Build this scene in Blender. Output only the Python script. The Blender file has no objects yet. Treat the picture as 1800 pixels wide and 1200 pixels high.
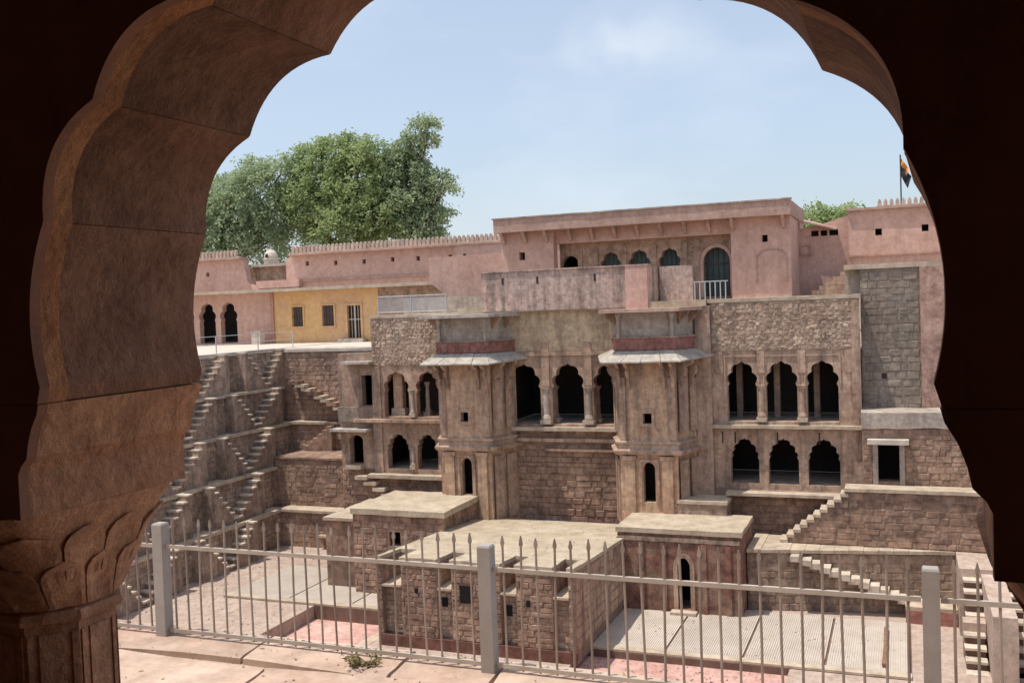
import bpy, bmesh, math, random
from mathutils import Vector, Matrix, noise
from mathutils.geometry import tessellate_polygon

# ------------------------------------------------------------------ camera, sky, sun, exposure
S = bpy.context.scene
C = S.collection
cd = bpy.data.cameras.new('camera')
cam = bpy.data.objects.new('camera', cd)
C.objects.link(cam)
cd.sensor_width = 36.0
cd.lens = 36.0 * 1737.0 / 1800.0
cd.clip_start = 0.05
cd.clip_end = 3000
YAW, PITCH, ROLL = math.radians(21.6), math.radians(-2.14), math.radians(-2.1)
cam.matrix_world = (Matrix.Rotation(YAW, 4, 'Z') @ Matrix.Rotation(math.pi / 2 + PITCH, 4, 'X')
                    @ Matrix.Rotation(ROLL, 4, 'Z'))
S.camera = cam

SUN = Vector((-0.25, -0.17, 0.95)).normalized()          # direction towards the sun
w = bpy.data.worlds.new('World')
S.world = w
w.use_nodes = True
nt = w.node_tree
nt.nodes.clear()
sky = nt.nodes.new('ShaderNodeTexSky')
sky.sky_type = 'NISHITA'
sky.sun_disc = False
sky.sun_elevation = math.asin(SUN.z)
sky.sun_rotation = math.atan2(SUN.x, SUN.y)
sky.air_density = 1.0
sky.dust_density = 2.2
sky.ozone_density = 1.6
bg = nt.nodes.new('ShaderNodeBackground')
bg.inputs['Strength'].default_value = 0.135
# thin fair-weather cloud over the whole sky
tc = nt.nodes.new('ShaderNodeTexCoord')
mp = nt.nodes.new('ShaderNodeMapping')
mp.inputs['Scale'].default_value = (1.0, 1.0, 2.6)
nz = nt.nodes.new('ShaderNodeTexNoise')
nz.inputs['Scale'].default_value = 2.7
nz.inputs['Detail'].default_value = 7
nz.inputs['Roughness'].default_value = 0.55
rp = nt.nodes.new('ShaderNodeValToRGB')
rp.color_ramp.elements[0].position = 0.50
rp.color_ramp.elements[1].position = 0.78
rp.color_ramp.elements[0].color = (0, 0, 0, 1)
rp.color_ramp.elements[1].color = (0.40, 0.40, 0.40, 1)
veil = nt.nodes.new('ShaderNodeMixRGB')
veil.inputs['Fac'].default_value = 0.40
veil.inputs['Color2'].default_value = (4.75, 5.3, 6.05, 1)
mx = nt.nodes.new('ShaderNodeMixRGB')
mx.inputs['Color2'].default_value = (5.3, 5.75, 6.3, 1)
out = nt.nodes.new('ShaderNodeOutputWorld')
L = nt.links.new
L(tc.outputs['Generated'], mp.inputs['Vector'])
L(mp.outputs['Vector'], nz.inputs['Vector'])
L(nz.outputs['Fac'], rp.inputs['Fac'])
L(sky.outputs['Color'], veil.inputs['Color1'])
L(veil.outputs['Color'], mx.inputs['Color1'])
L(rp.outputs['Color'], mx.inputs['Fac'])
# one small soft cloud, high to the right of the far tree
cdv = nt.nodes.new('ShaderNodeVectorMath'); cdv.operation = 'SUBTRACT'
CL = Vector((-0.249, 0.937, 0.246)).normalized()
cdv.inputs[1].default_value = CL
cms = nt.nodes.new('ShaderNodeMapping')
cms.inputs['Scale'].default_value = (8.0, 8.0, 22.0)
cln = nt.nodes.new('ShaderNodeVectorMath'); cln.operation = 'LENGTH'
cmr = nt.nodes.new('ShaderNodeMapRange')
cmr.inputs['From Min'].default_value = 0.95
cmr.inputs['From Max'].default_value = 0.0
cnz = nt.nodes.new('ShaderNodeTexNoise')
cnz.inputs['Scale'].default_value = 14
cnz.inputs['Detail'].default_value = 8
cnr = nt.nodes.new('ShaderNodeMapRange')
cnr.inputs['From Min'].default_value = 0.38
cnr.inputs['From Max'].default_value = 0.9
cmm = nt.nodes.new('ShaderNodeMath'); cmm.operation = 'MULTIPLY'
cm2 = nt.nodes.new('ShaderNodeMixRGB')
cm2.inputs['Color2'].default_value = (5.6, 5.85, 6.15, 1)
L(tc.outputs['Generated'], cdv.inputs[0])
L(cdv.outputs['Vector'], cms.inputs['Vector'])
L(cms.outputs['Vector'], cln.inputs[0])
L(cln.outputs['Value'], cmr.inputs['Value'])
L(tc.outputs['Generated'], cnz.inputs['Vector'])
L(cnz.outputs['Fac'], cnr.inputs['Value'])
L(cmr.outputs['Result'], cmm.inputs[0])
L(cnr.outputs['Result'], cmm.inputs[1])
L(cmm.outputs[0], cm2.inputs['Fac'])
L(mx.outputs['Color'], cm2.inputs['Color1'])
L(cm2.outputs['Color'], bg.inputs['Color'])
L(bg.outputs['Background'], out.inputs['Surface'])

sl = bpy.data.lights.new('sun', 'SUN')
sl.energy = 3.3
sl.angle = math.radians(0.5)
sl.color = (1.0, 0.95, 0.86)
so = bpy.data.objects.new('sun', sl)
C.objects.link(so)
so.rotation_euler = (-SUN).to_track_quat('-Z', 'Y').to_euler()
so.location = (0, 0, 60)

S.view_settings.view_transform = 'Standard'
S.view_settings.look = 'None'
S.view_settings.exposure = 0.32
S.view_settings.gamma = 1.0
S.view_settings.use_curve_mapping = False
try:
    S.cycles.max_bounces = 8
    S.cycles.diffuse_bounces = 6
except Exception:
    pass

R = random.Random(7)

# ------------------------------------------------------------------ helpers: materials
def mat(name, c1, c2, scale=0.8, streak=0.0, streak_col=(0.05, 0.045, 0.04), grain=0.25, bump=0.25,
        bump_scale=9.0, var=0.25, rough=0.92, patch=None, patch_amt=0.0, patch_scale=0.5, patch_lo=0.5, grime=0.0, grime_scale=3.4):
    m = bpy.data.materials.new(name)
    m.use_nodes = True
    t = m.node_tree
    t.nodes.clear()
    N = t.nodes.new
    l = t.links.new
    o = N('ShaderNodeOutputMaterial')
    b = N('ShaderNodeBsdfPrincipled')
    b.inputs['Roughness'].default_value = rough
    b.inputs['Specular IOR Level'].default_value = 0.25
    l(b.outputs[0], o.inputs['Surface'])
    g = N('ShaderNodeNewGeometry')
    n1 = N('ShaderNodeTexNoise')
    n1.inputs['Scale'].default_value = scale
    n1.inputs['Detail'].default_value = 6
    n1.inputs['Roughness'].default_value = 0.62
    l(g.outputs['Position'], n1.inputs['Vector'])
    r1 = N('ShaderNodeValToRGB')
    r1.color_ramp.elements[0].position = 0.32
    r1.color_ramp.elements[1].position = 0.68
    r1.color_ramp.elements[0].color = (*c1, 1)
    r1.color_ramp.elements[1].color = (*c2, 1)
    l(n1.outputs['Fac'], r1.inputs['Fac'])
    col = r1.outputs['Color']
    if patch is not None:
        n4 = N('ShaderNodeTexNoise')
        n4.inputs['Scale'].default_value = patch_scale
        n4.inputs['Detail'].default_value = 5
        n4.inputs['Roughness'].default_value = 0.7
        l(g.outputs['Position'], n4.inputs['Vector'])
        r4 = N('ShaderNodeValToRGB')
        r4.color_ramp.elements[0].position = patch_lo
        r4.color_ramp.elements[1].position = min(patch_lo + 0.14, 1)
        r4.color_ramp.elements[0].color = (0, 0, 0, 1)
        r4.color_ramp.elements[1].color = (patch_amt, patch_amt, patch_amt, 1)
        l(n4.outputs['Fac'], r4.inputs['Fac'])
        m4 = N('ShaderNodeMixRGB')
        m4.inputs['Color2'].default_value = (*patch, 1)
        l(col, m4.inputs['Color1'])
        l(r4.outputs['Color'], m4.inputs['Fac'])
        col = m4.outputs['Color']
    if streak > 0:                                          # rain stains that run down the wall
        mpn = N('ShaderNodeMapping')
        mpn.inputs['Scale'].default_value = (2.6, 2.6, 0.22)
        l(g.outputs['Position'], mpn.inputs['Vector'])
        n3 = N('ShaderNodeTexNoise')
        n3.inputs['Scale'].default_value = 1.0
        n3.inputs['Detail'].default_value = 6
        n3.inputs['Roughness'].default_value = 0.7
        l(mpn.outputs['Vector'], n3.inputs['Vector'])
        r3 = N('ShaderNodeValToRGB')
        r3.color_ramp.elements[0].position = 0.46
        r3.color_ramp.elements[1].position = 0.64
        r3.color_ramp.elements[0].color = (0, 0, 0, 1)
        r3.color_ramp.elements[1].color = (streak, streak, streak, 1)
        l(n3.outputs['Fac'], r3.inputs['Fac'])
        m3 = N('ShaderNodeMixRGB')
        m3.inputs['Color2'].default_value = (*streak_col, 1)
        l(col, m3.inputs['Color1'])
        l(r3.outputs['Color'], m3.inputs['Fac'])
        col = m3.outputs['Color']
    if grime > 0:                                           # small blotches of dirt and lost surface
        n5 = N('ShaderNodeTexNoise')
        n5.inputs['Scale'].default_value = grime_scale
        n5.inputs['Detail'].default_value = 7
        n5.inputs['Roughness'].default_value = 0.75
        l(g.outputs['Position'], n5.inputs['Vector'])
        r5 = N('ShaderNodeValToRGB')
        r5.color_ramp.elements[0].position = 0.36
        r5.color_ramp.elements[1].position = 0.60
        k = 1.0 - grime
        r5.color_ramp.elements[0].color = (k, k * 0.95, k * 0.92, 1)
        r5.color_ramp.elements[1].color = (1.12, 1.11, 1.10, 1)
        l(n5.outputs['Fac'], r5.inputs['Fac'])
        m5 = N('ShaderNodeMixRGB')
        m5.blend_type = 'MULTIPLY'
        m5.inputs['Fac'].default_value = 1.0
        l(col, m5.inputs['Color1'])
        l(r5.outputs['Color'], m5.inputs['Color2'])
        col = m5.outputs['Color']
    n2 = N('ShaderNodeTexNoise')
    n2.inputs['Scale'].default_value = bump_scale
    n2.inputs['Detail'].default_value = 8
    n2.inputs['Roughness'].default_value = 0.65
    l(g.outputs['Position'], n2.inputs['Vector'])
    oi = N('ShaderNodeObjectInfo')
    # brightness = 1 + grain*(noise-.5)*2 + var*(random-.5)
    a1 = N('ShaderNodeMath'); a1.operation = 'MULTIPLY_ADD'
    a1.inputs[1].default_value = grain * 2.4
    a1.inputs[2].default_value = 1.0 - grain * 1.2
    l(n2.outputs['Fac'], a1.inputs[0])
    a2 = N('ShaderNodeMath'); a2.operation = 'MULTIPLY_ADD'
    a2.inputs[1].default_value = var
    a2.inputs[2].default_value = 1.0 - var / 2
    l(oi.outputs['Random'], a2.inputs[0])
    a3 = N('ShaderNodeMath'); a3.operation = 'MULTIPLY'
    l(a1.outputs[0], a3.inputs[0]); l(a2.outputs[0], a3.inputs[1])
    hs = N('ShaderNodeHueSaturation')
    l(col, hs.inputs['Color'])
    l(a3.outputs[0], hs.inputs['Value'])
    l(hs.outputs['Color'], b.inputs['Base Color'])
    if bump > 0:
        bp = N('ShaderNodeBump')
        bp.inputs['Strength'].default_value = bump
        bp.inputs['Distance'].default_value = 0.05
        l(n2.outputs['Fac'], bp.inputs['Height'])
        l(bp.outputs['Normal'], b.inputs['Normal'])
    return m

M = {}
M['rubble'] = mat('rubble stone', (0.380, 0.266, 0.197), (0.570, 0.432, 0.335), 0.9, 0.35, (0.10, 0.08, 0.07), var=0.55, patch=(0.52, 0.43, 0.33), patch_amt=0.5, patch_scale=0.45, grime=0.35)
M['course'] = mat('coursed red brown stone', (0.285, 0.178, 0.130), (0.450, 0.305, 0.222), 0.7, 0.35, (0.09, 0.07, 0.06), var=0.32, patch=(0.16, 0.115, 0.10), patch_amt=0.5, patch_scale=0.6, grime=0.45)
M['course_grey'] = mat('grey weathered stone', (0.310, 0.222, 0.168), (0.465, 0.350, 0.270), 0.6, 0.45, (0.07, 0.06, 0.055), var=0.35, grime=0.45)
M['mortar'] = mat('mortar', (0.255, 0.174, 0.133), (0.375, 0.267, 0.205), 0.8, 0.3, (0.08, 0.07, 0.06), var=0.0, grime=0.35)
M['dressed'] = mat('dressed sandstone', (0.375, 0.258, 0.190), (0.545, 0.395, 0.298), 0.9, 0.62, (0.13, 0.10, 0.085), var=0.12, patch=(0.30, 0.18, 0.13), patch_amt=0.5, patch_scale=0.7, grime=0.3)
M['ochre'] = mat('ochre plaster', (0.480, 0.322, 0.215), (0.635, 0.440, 0.300), 0.8, 0.62, (0.17, 0.125, 0.105), var=0.08, patch=(0.36, 0.20, 0.14), patch_amt=0.55, patch_scale=0.55, grime=0.3)
M['tan'] = mat('tan stained plaster', (0.506, 0.385, 0.263), (0.616, 0.484, 0.336), 0.7, 0.50, (0.15, 0.115, 0.09), var=0.0, patch=(0.37, 0.27, 0.19), patch_amt=0.4, grime=0.30)
M['grey_plaster'] = mat('grey plaster', (0.356, 0.305, 0.259), (0.483, 0.414, 0.356), 0.8, 0.45, (0.14, 0.12, 0.105), var=0.05, grime=0.25)
M['green_plaster'] = mat('weathered grey wall plaster', (0.225, 0.185, 0.150), (0.335, 0.280, 0.230), 0.5, 0.50, (0.13, 0.125, 0.115), var=0.05, patch=(0.36, 0.255, 0.20), patch_amt=0.6, patch_scale=0.35, grime=0.38, grime_scale=1.6)
M['pink'] = mat('pink limewash', (0.525, 0.335, 0.275), (0.615, 0.410, 0.345), 0.5, 0.25, (0.30, 0.20, 0.165), var=0.0, grain=0.12, bump=0.1, patch=(0.50, 0.315, 0.255), patch_amt=0.6, patch_scale=0.7, grime=0.10)
M['pink_worn'] = mat('worn pink limewash', (0.460, 0.335, 0.285), (0.590, 0.455, 0.400), 0.9, 0.75, (0.20, 0.15, 0.125), var=0.0, grain=0.2, patch=(0.60, 0.40, 0.34), patch_amt=0.6, grime=0.38, grime_scale=5)
M['pink_slab'] = mat('pink brown slab edge', (0.410, 0.275, 0.225), (0.500, 0.345, 0.285), 0.5, 0.25, (0.25, 0.17, 0.14), var=0.0, grain=0.15, grime=0.18)
M['yellow'] = mat('yellow limewash', (0.620, 0.400, 0.180), (0.700, 0.475, 0.230), 0.35, 0.3, (0.50, 0.29, 0.21), var=0.0, grain=0.1, bump=0.08, patch=(0.58, 0.36, 0.25), patch_amt=0.55, patch_scale=0.22, patch_lo=0.46, grime=0.08)
M['salmon'] = mat('salmon limewash', (0.490, 0.315, 0.250), (0.580, 0.390, 0.320), 0.4, 0.3, (0.42, 0.22, 0.17), var=0.0, grain=0.1, bump=0.08, grime=0.10)
M['red_band'] = mat('red oxide paint', (0.270, 0.112, 0.090), (0.370, 0.175, 0.142), 1.2, 0.4, (0.35, 0.22, 0.18), var=0.1, grime=0.35)
M['slab'] = mat('pale stone slab', (0.438, 0.357, 0.270), (0.517, 0.431, 0.337), 0.8, 0.0, var=0.10, grain=0.2, patch=(0.44, 0.345, 0.255), patch_amt=0.55, patch_scale=0.8, grime=0.25, grime_scale=2.0)
M['chajja'] = mat('pale grey eave stone', (0.400, 0.360, 0.310), (0.500, 0.455, 0.400), 1.2, 0.0, var=0.10, grain=0.2, patch=(0.36, 0.33, 0.29), patch_amt=0.5, patch_scale=1.4, grime=0.30)
M['tread'] = mat('worn step stone', (0.515, 0.432, 0.350), (0.616, 0.529, 0.437), 1.5, 0.0, var=0.22, grain=0.2, grime=0.25)
M['white'] = mat('white limewash', (0.500, 0.440, 0.375), (0.590, 0.525, 0.455), 1.0, 0.15, (0.4, 0.35, 0.3), var=0.05, grain=0.12, grime=0.12)
M['sand_top'] = mat('tan sandy roof', (0.407, 0.337, 0.247), (0.485, 0.407, 0.310), 0.7, 0.0, var=0.0, grain=0.3, patch=(0.41, 0.32, 0.215), patch_amt=0.5, patch_scale=0.6, grime=0.22, grime_scale=1.5)  # tan roof stone colour
M['floor'] = mat('pinkish stone paving', (0.396, 0.305, 0.250), (0.491, 0.392, 0.328), 0.5, 0.0, var=0.12, grain=0.2, patch=(0.41, 0.30, 0.245), patch_amt=0.5, patch_scale=0.4, grime=0.22)
M['pool'] = mat('pink stained pool floor', (0.46, 0.25, 0.22), (0.60, 0.40, 0.34), 0.45, 0.0, var=0.05, grain=0.2, grime=0.25)
M['lip'] = mat('lip and riser shade tone', (0.13, 0.08, 0.06), (0.21, 0.13, 0.10), 1.0, 0.3, var=0.1)  # dark tone paints the shade under deck lips and on stair risers
M['flag'] = mat('peach flagstone', (0.392, 0.279, 0.211), (0.527, 0.406, 0.324), 1.1, 0.0, var=0.42, grain=0.16, bump=0.15, patch=(0.52, 0.33, 0.25), patch_amt=0.6, patch_scale=0.8, grime=0.20)
M['rubble_bed'] = mat('rubble bedding mortar', (0.370, 0.265, 0.195), (0.510, 0.385, 0.293), 0.9, 0.35, (0.10, 0.08, 0.07), var=0.0, grime=0.35)
M['merlon'] = mat('pale pink merlons', (0.48, 0.37, 0.30), (0.58, 0.47, 0.39), 1.2, 0.2, var=0.12, grime=0.25)
M['red_base'] = mat('dark red base course', (0.14, 0.062, 0.048), (0.22, 0.105, 0.08), 1.2, 0.4, (0.08, 0.06, 0.05), var=0.1, grime=0.4)
M['hole_shade'] = mat('painted hole shade', (0.012, 0.01, 0.009), (0.016, 0.013, 0.012), 1.0, 0.0, var=0.0, bump=0.0)  # near-black colour in place of the shade inside the block's holes
M['bastion'] = mat('grey brown bastion stone', (0.24, 0.19, 0.15), (0.36, 0.295, 0.24), 0.6, 0.5, (0.13, 0.115, 0.10), var=0.14, grain=0.3, grime=0.35, patch=(0.34, 0.31, 0.28), patch_amt=0.6, patch_scale=0.5)
M['joint'] = mat('paving joint', (0.40, 0.30, 0.22), (0.50, 0.38, 0.28), 2.0, 0.0, var=0.0)
M['slat'] = mat('grey deck slat', (0.445, 0.374, 0.311), (0.538, 0.466, 0.399), 1.0, 0.0, var=0.15, grain=0.12)
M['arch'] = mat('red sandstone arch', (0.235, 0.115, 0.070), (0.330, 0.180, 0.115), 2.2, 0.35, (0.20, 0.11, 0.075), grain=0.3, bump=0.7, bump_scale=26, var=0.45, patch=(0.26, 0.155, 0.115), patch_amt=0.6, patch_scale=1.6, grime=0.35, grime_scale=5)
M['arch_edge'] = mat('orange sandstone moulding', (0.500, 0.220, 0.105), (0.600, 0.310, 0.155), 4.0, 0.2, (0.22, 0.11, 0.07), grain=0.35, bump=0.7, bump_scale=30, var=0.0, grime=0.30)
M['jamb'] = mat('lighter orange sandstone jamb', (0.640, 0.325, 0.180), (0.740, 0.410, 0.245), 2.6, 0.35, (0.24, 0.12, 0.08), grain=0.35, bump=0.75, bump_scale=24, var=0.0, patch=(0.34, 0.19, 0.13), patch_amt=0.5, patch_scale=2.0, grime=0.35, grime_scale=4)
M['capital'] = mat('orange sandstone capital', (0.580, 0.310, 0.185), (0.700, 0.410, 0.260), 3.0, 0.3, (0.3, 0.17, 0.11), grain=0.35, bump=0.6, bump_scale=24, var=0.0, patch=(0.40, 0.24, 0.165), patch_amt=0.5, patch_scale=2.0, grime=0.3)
M['interior'] = mat('red brown interior stone', (0.26, 0.13, 0.085), (0.34, 0.18, 0.12), 1.5, 0.2, (0.05, 0.03, 0.02), grain=0.3, var=0.0)  # red brown sandstone, close to the arch's own colour
M['paint'] = mat('cream grey fence paint', (0.40, 0.35, 0.295), (0.52, 0.46, 0.395), 3.0, 0.35, (0.30, 0.21, 0.14), grain=0.15, bump=0.05, var=0.10, rough=0.6)
M['picket'] = mat('weathered picket paint', (0.29, 0.23, 0.185), (0.42, 0.35, 0.29), 3.0, 0.4, (0.17, 0.11, 0.075), grain=0.15, bump=0.05, var=0.30, rough=0.6)
M['post'] = mat('grey post paint', (0.310, 0.280, 0.250), (0.400, 0.360, 0.325), 2.0, 0.3, (0.27, 0.22, 0.18), grain=0.12, bump=0.05, var=0.05, rough=0.6)
M['iron'] = mat('dark iron', (0.05, 0.05, 0.05), (0.09, 0.085, 0.08), 2.0, 0.0, var=0.0, rough=0.6)
M['rail'] = mat('pale steel rail', (0.42, 0.43, 0.44), (0.52, 0.53, 0.54), 2.0, 0.0, var=0.0, rough=0.5, grain=0.08)
M['dark'] = mat('near black room and hole tone', (0.035, 0.03, 0.028), (0.055, 0.045, 0.04), 0.6, 0.0, var=0.0)  # also laid on wall faces as the shade of small holes
M['teal'] = mat('faded teal shutter', (0.07, 0.105, 0.105), (0.11, 0.15, 0.15), 1.5, 0.3, (0.05, 0.07, 0.07), var=0.15)
M['bronze'] = mat('brown window board', (0.11, 0.08, 0.065), (0.16, 0.12, 0.10), 1.5, 0.0, var=0.1)
M['plank'] = mat('old brown plank', (0.20, 0.10, 0.065), (0.28, 0.155, 0.10), 3.0, 0.0, var=0.1)
M['bark'] = mat('brown bark', (0.09, 0.065, 0.045), (0.16, 0.12, 0.085), 2.0, 0.4, var=0.0, bump=0.6)
M['earth'] = mat('dry earth', (0.36, 0.27, 0.19), (0.48, 0.37, 0.27), 0.15, 0.0, var=0.0)
M['flag_dark'] = mat('dark flag cloth', (0.03, 0.03, 0.035), (0.05, 0.05, 0.055), 2.0, 0.0, var=0.0)
M['flag_orange'] = mat('orange flag cloth', (0.65, 0.26, 0.05), (0.75, 0.34, 0.08), 2.0, 0.0, var=0.0)

def leaf_mat(name, c1, c2, c3):
    m = bpy.data.materials.new(name)
    m.use_nodes = True
    t = m.node_tree
    t.nodes.clear()
    N = t.nodes.new
    l = t.links.new
    o = N('ShaderNodeOutputMaterial')
    g = N('ShaderNodeNewGeometry')
    n = N('ShaderNodeTexNoise')
    n.inputs['Scale'].default_value = 0.35
    n.inputs['Detail'].default_value = 3
    l(g.outputs['Position'], n.inputs['Vector'])
    ad = N('ShaderNodeMath'); ad.operation = 'MULTIPLY_ADD'
    ad.inputs[1].default_value = 0.45
    l(g.outputs['Random Per Island'], ad.inputs[0])
    ml = N('ShaderNodeMath'); ml.operation = 'MULTIPLY'
    ml.inputs[1].default_value = 0.6
    l(n.outputs['Fac'], ml.inputs[0])
    l(ml.outputs[0], ad.inputs[2])
    r = N('ShaderNodeValToRGB')
    r.color_ramp.elements[0].color = (*c1, 1)
    r.color_ramp.elements[0].position = 0.2
    r.color_ramp.elements[1].color = (*c3, 1)
    r.color_ramp.elements[1].position = 0.8
    e = r.color_ramp.elements.new(0.5)
    e.color = (*c2, 1)
    l(ad.outputs[0], r.inputs['Fac'])
    d = N('ShaderNodeBsdfDiffuse')
    tr = N('ShaderNodeBsdfTranslucent')
    l(r.outputs['Color'], d.inputs['Color'])
    l(r.outputs['Color'], tr.inputs['Color'])
    mxs = N('ShaderNodeMixShader')
    mxs.inputs[0].default_value = 0.45
    l(d.outputs[0], mxs.inputs[1])
    l(tr.outputs[0], mxs.inputs[2])
    l(mxs.outputs[0], o.inputs['Surface'])
    return m

M['leaf'] = leaf_mat('feathery green leaves', (0.23, 0.30, 0.13), (0.36, 0.44, 0.20), (0.48, 0.55, 0.29))
M['leaf_pale'] = leaf_mat('pale grey green leaves', (0.24, 0.31, 0.18), (0.37, 0.45, 0.27), (0.49, 0.56, 0.36))
M['weed'] = leaf_mat('dry weed leaves', (0.10, 0.11, 0.04), (0.17, 0.16, 0.07), (0.26, 0.22, 0.11))

# ------------------------------------------------------------------ helpers: objects
def tag(o, label=None, cat=None, group=None, kind=None):
    if label: o['label'] = label
    if cat: o['category'] = cat
    if group: o['group'] = group
    if kind: o['kind'] = kind
    return o

def thing(name, label, cat, loc=(0, 0, 0), group=None):
    o = bpy.data.objects.new(name, None)
    o.empty_display_size = 0.2
    o.location = loc
    C.objects.link(o)
    return tag(o, label, cat, group)

def link(name, me, material=None, parent=None):
    o = bpy.data.objects.new(name, me)
    C.objects.link(o)
    if material is not None and not me.materials:
        me.materials.append(material)
    if parent is not None:
        o.parent = parent
        o.matrix_parent_inverse = world_of(parent).inverted()
    return o

def world_of(o):
    m = o.matrix_basis.copy()
    if o.parent:
        m = world_of(o.parent) @ o.matrix_parent_inverse @ m
    return m

class MB:
    def __init__(s):
        s.v = []
        s.f = []
    def add(s, verts, faces):
        n = len(s.v)
        s.v += [tuple(p) for p in verts]
        s.f += [tuple(i + n for i in f) for f in faces]
        return s
    def box(s, x0, x1, y0, y1, z0, z1):
        return s.add([(x0, y0, z0), (x1, y0, z0), (x1, y1, z0), (x0, y1, z0),
                      (x0, y0, z1), (x1, y0, z1), (x1, y1, z1), (x0, y1, z1)],
                     [(0, 3, 2, 1), (4, 5, 6, 7), (0, 1, 5, 4), (1, 2, 6, 5), (2, 3, 7, 6), (3, 0, 4, 7)])
    def slab(s, x0, x1, y0, y1, z0, z1, seg=0.5, amp=0.02, freq=1.6):
        """a box whose faces are cut up and worn uneven"""
        nx = max(1, min(40, round((x1 - x0) / seg)))
        ny = max(1, min(40, round((y1 - y0) / seg)))
        nzz = max(1, min(24, round((z1 - z0) / seg)))
        idx = {}
        vs = []
        def vid(i, j, k):
            key = (i, j, k)
            if key not in idx:
                p = Vector((x0 + (x1 - x0) * i / nx, y0 + (y1 - y0) * j / ny, z0 + (z1 - z0) * k / nzz))
                d = noise.noise_vector(p * freq) * amp + noise.noise_vector(p * freq * 3.1) * amp * 0.6
                idx[key] = len(vs)
                vs.append(p + d)
            return idx[key]
        fs = []
        for i in range(nx):
            for j in range(ny):
                fs.append((vid(i, j, 0), vid(i, j + 1, 0), vid(i + 1, j + 1, 0), vid(i + 1, j, 0)))
                fs.append((vid(i, j, nzz), vid(i + 1, j, nzz), vid(i + 1, j + 1, nzz), vid(i, j + 1, nzz)))
        for i in range(nx):
            for k in range(nzz):
                fs.append((vid(i, 0, k), vid(i + 1, 0, k), vid(i + 1, 0, k + 1), vid(i, 0, k + 1)))
                fs.append((vid(i, ny, k), vid(i, ny, k + 1), vid(i + 1, ny, k + 1), vid(i + 1, ny, k)))
        for j in range(ny):
            for k in range(nzz):
                fs.append((vid(0, j, k), vid(0, j, k + 1), vid(0, j + 1, k + 1), vid(0, j + 1, k)))
                fs.append((vid(nx, j, k), vid(nx, j + 1, k), vid(nx, j + 1, k + 1), vid(nx, j, k + 1)))
        return s.add(vs, fs)
    def panel(s, outer, holes, d0, d1, plane='XZ'):
        """polygon with holes, extruded from d0 to d1 along the third axis"""
        loops = [list(outer)] + [list(h) for h in holes]
        flat = [p for lp in loops for p in lp]
        tris = tessellate_polygon([[Vector((p[0], p[1], 0)) for p in lp] for lp in loops])
        def P(p, d):
            if plane == 'XZ': return (p[0], d, p[1])
            if plane == 'YZ': return (d, p[0], p[1])
            return (p[0], p[1], d)
        n = len(flat)
        vs = [P(p, d0) for p in flat] + [P(p, d1) for p in flat]
        fs = [tuple(t) for t in tris] + [tuple(i + n for i in reversed(t)) for t in tris]
        k = 0
        for lp in loops:
            m = len(lp)
            for i in range(m):
                a, b = k + i, k + (i + 1) % m
                fs.append((a, b, b + n, a + n))
            k += m
        return s.add(vs, fs)
    def rings(s, rings, cap=True):
        n = len(rings[0])
        vs = [p for r in rings for p in r]
        fs = []
        for i in range(len(rings) - 1):
            for j in range(n):
                a, b = i * n + j, i * n + (j + 1) % n
                fs.append((a, b, b + n, a + n))
        if cap:
            fs.append(tuple(range(n - 1, -1, -1)))
            fs.append(tuple((len(rings) - 1) * n + j for j in range(n)))
        return s.add(vs, fs)
    def lathe(s, x, y, prof, n=12, rot=0.0, sx=1.0, sy=1.0):
        return s.rings([[(x + r * sx * math.cos(2 * math.pi * (j + rot) / n), y + r * sy * math.sin(2 * math.pi * (j + rot) / n), z)
                         for j in range(n)] for r, z in prof])
    def tube(s, pts, r, n=6):
        pts = [Vector(p) for p in pts]
        rs = r if isinstance(r, (list, tuple)) else [r] * len(pts)
        rg = []
        for i, p in enumerate(pts):
            t = (pts[min(i + 1, len(pts) - 1)] - pts[max(i - 1, 0)]).normalized()
            a = t.orthogonal().normalized() if abs(t.z) > 0.9 else t.cross(Vector((0, 0, 1))).normalized()
            if abs(t.z) > 0.9:
                a = Vector((1, 0, 0)) - t * t.x
                a.normalize()
            b = t.cross(a)
            rg.append([p + (a * math.cos(2 * math.pi * j / n) + b * math.sin(2 * math.pi * j / n)) * rs[i] for j in range(n)])
        return s.rings(rg)
    def mesh(s, name, material, fix=True, smooth=False):
        me = bpy.data.meshes.new(name)
        me.from_pydata(s.v, [], s.f)
        if fix:
            bm = bmesh.new()
            bm.from_mesh(me)
            bmesh.ops.recalc_face_normals(bm, faces=bm.faces)
            bm.to_mesh(me)
            bm.free()
        if smooth:
            me.polygons.foreach_set('use_smooth', [True] * len(me.polygons))
            me.set_sharp_from_angle(angle=math.radians(24))
        if material is not None:
            me.materials.append(material)
        me.update()
        return me
    def build(s, name, material, parent=None, smooth=False, fix=True):
        return link(name, s.mesh(name, material, fix, smooth), None, parent)

def rect(x0, x1, z0, z1):
    return [(x0, z0), (x1, z0), (x1, z1), (x0, z1)]

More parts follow.
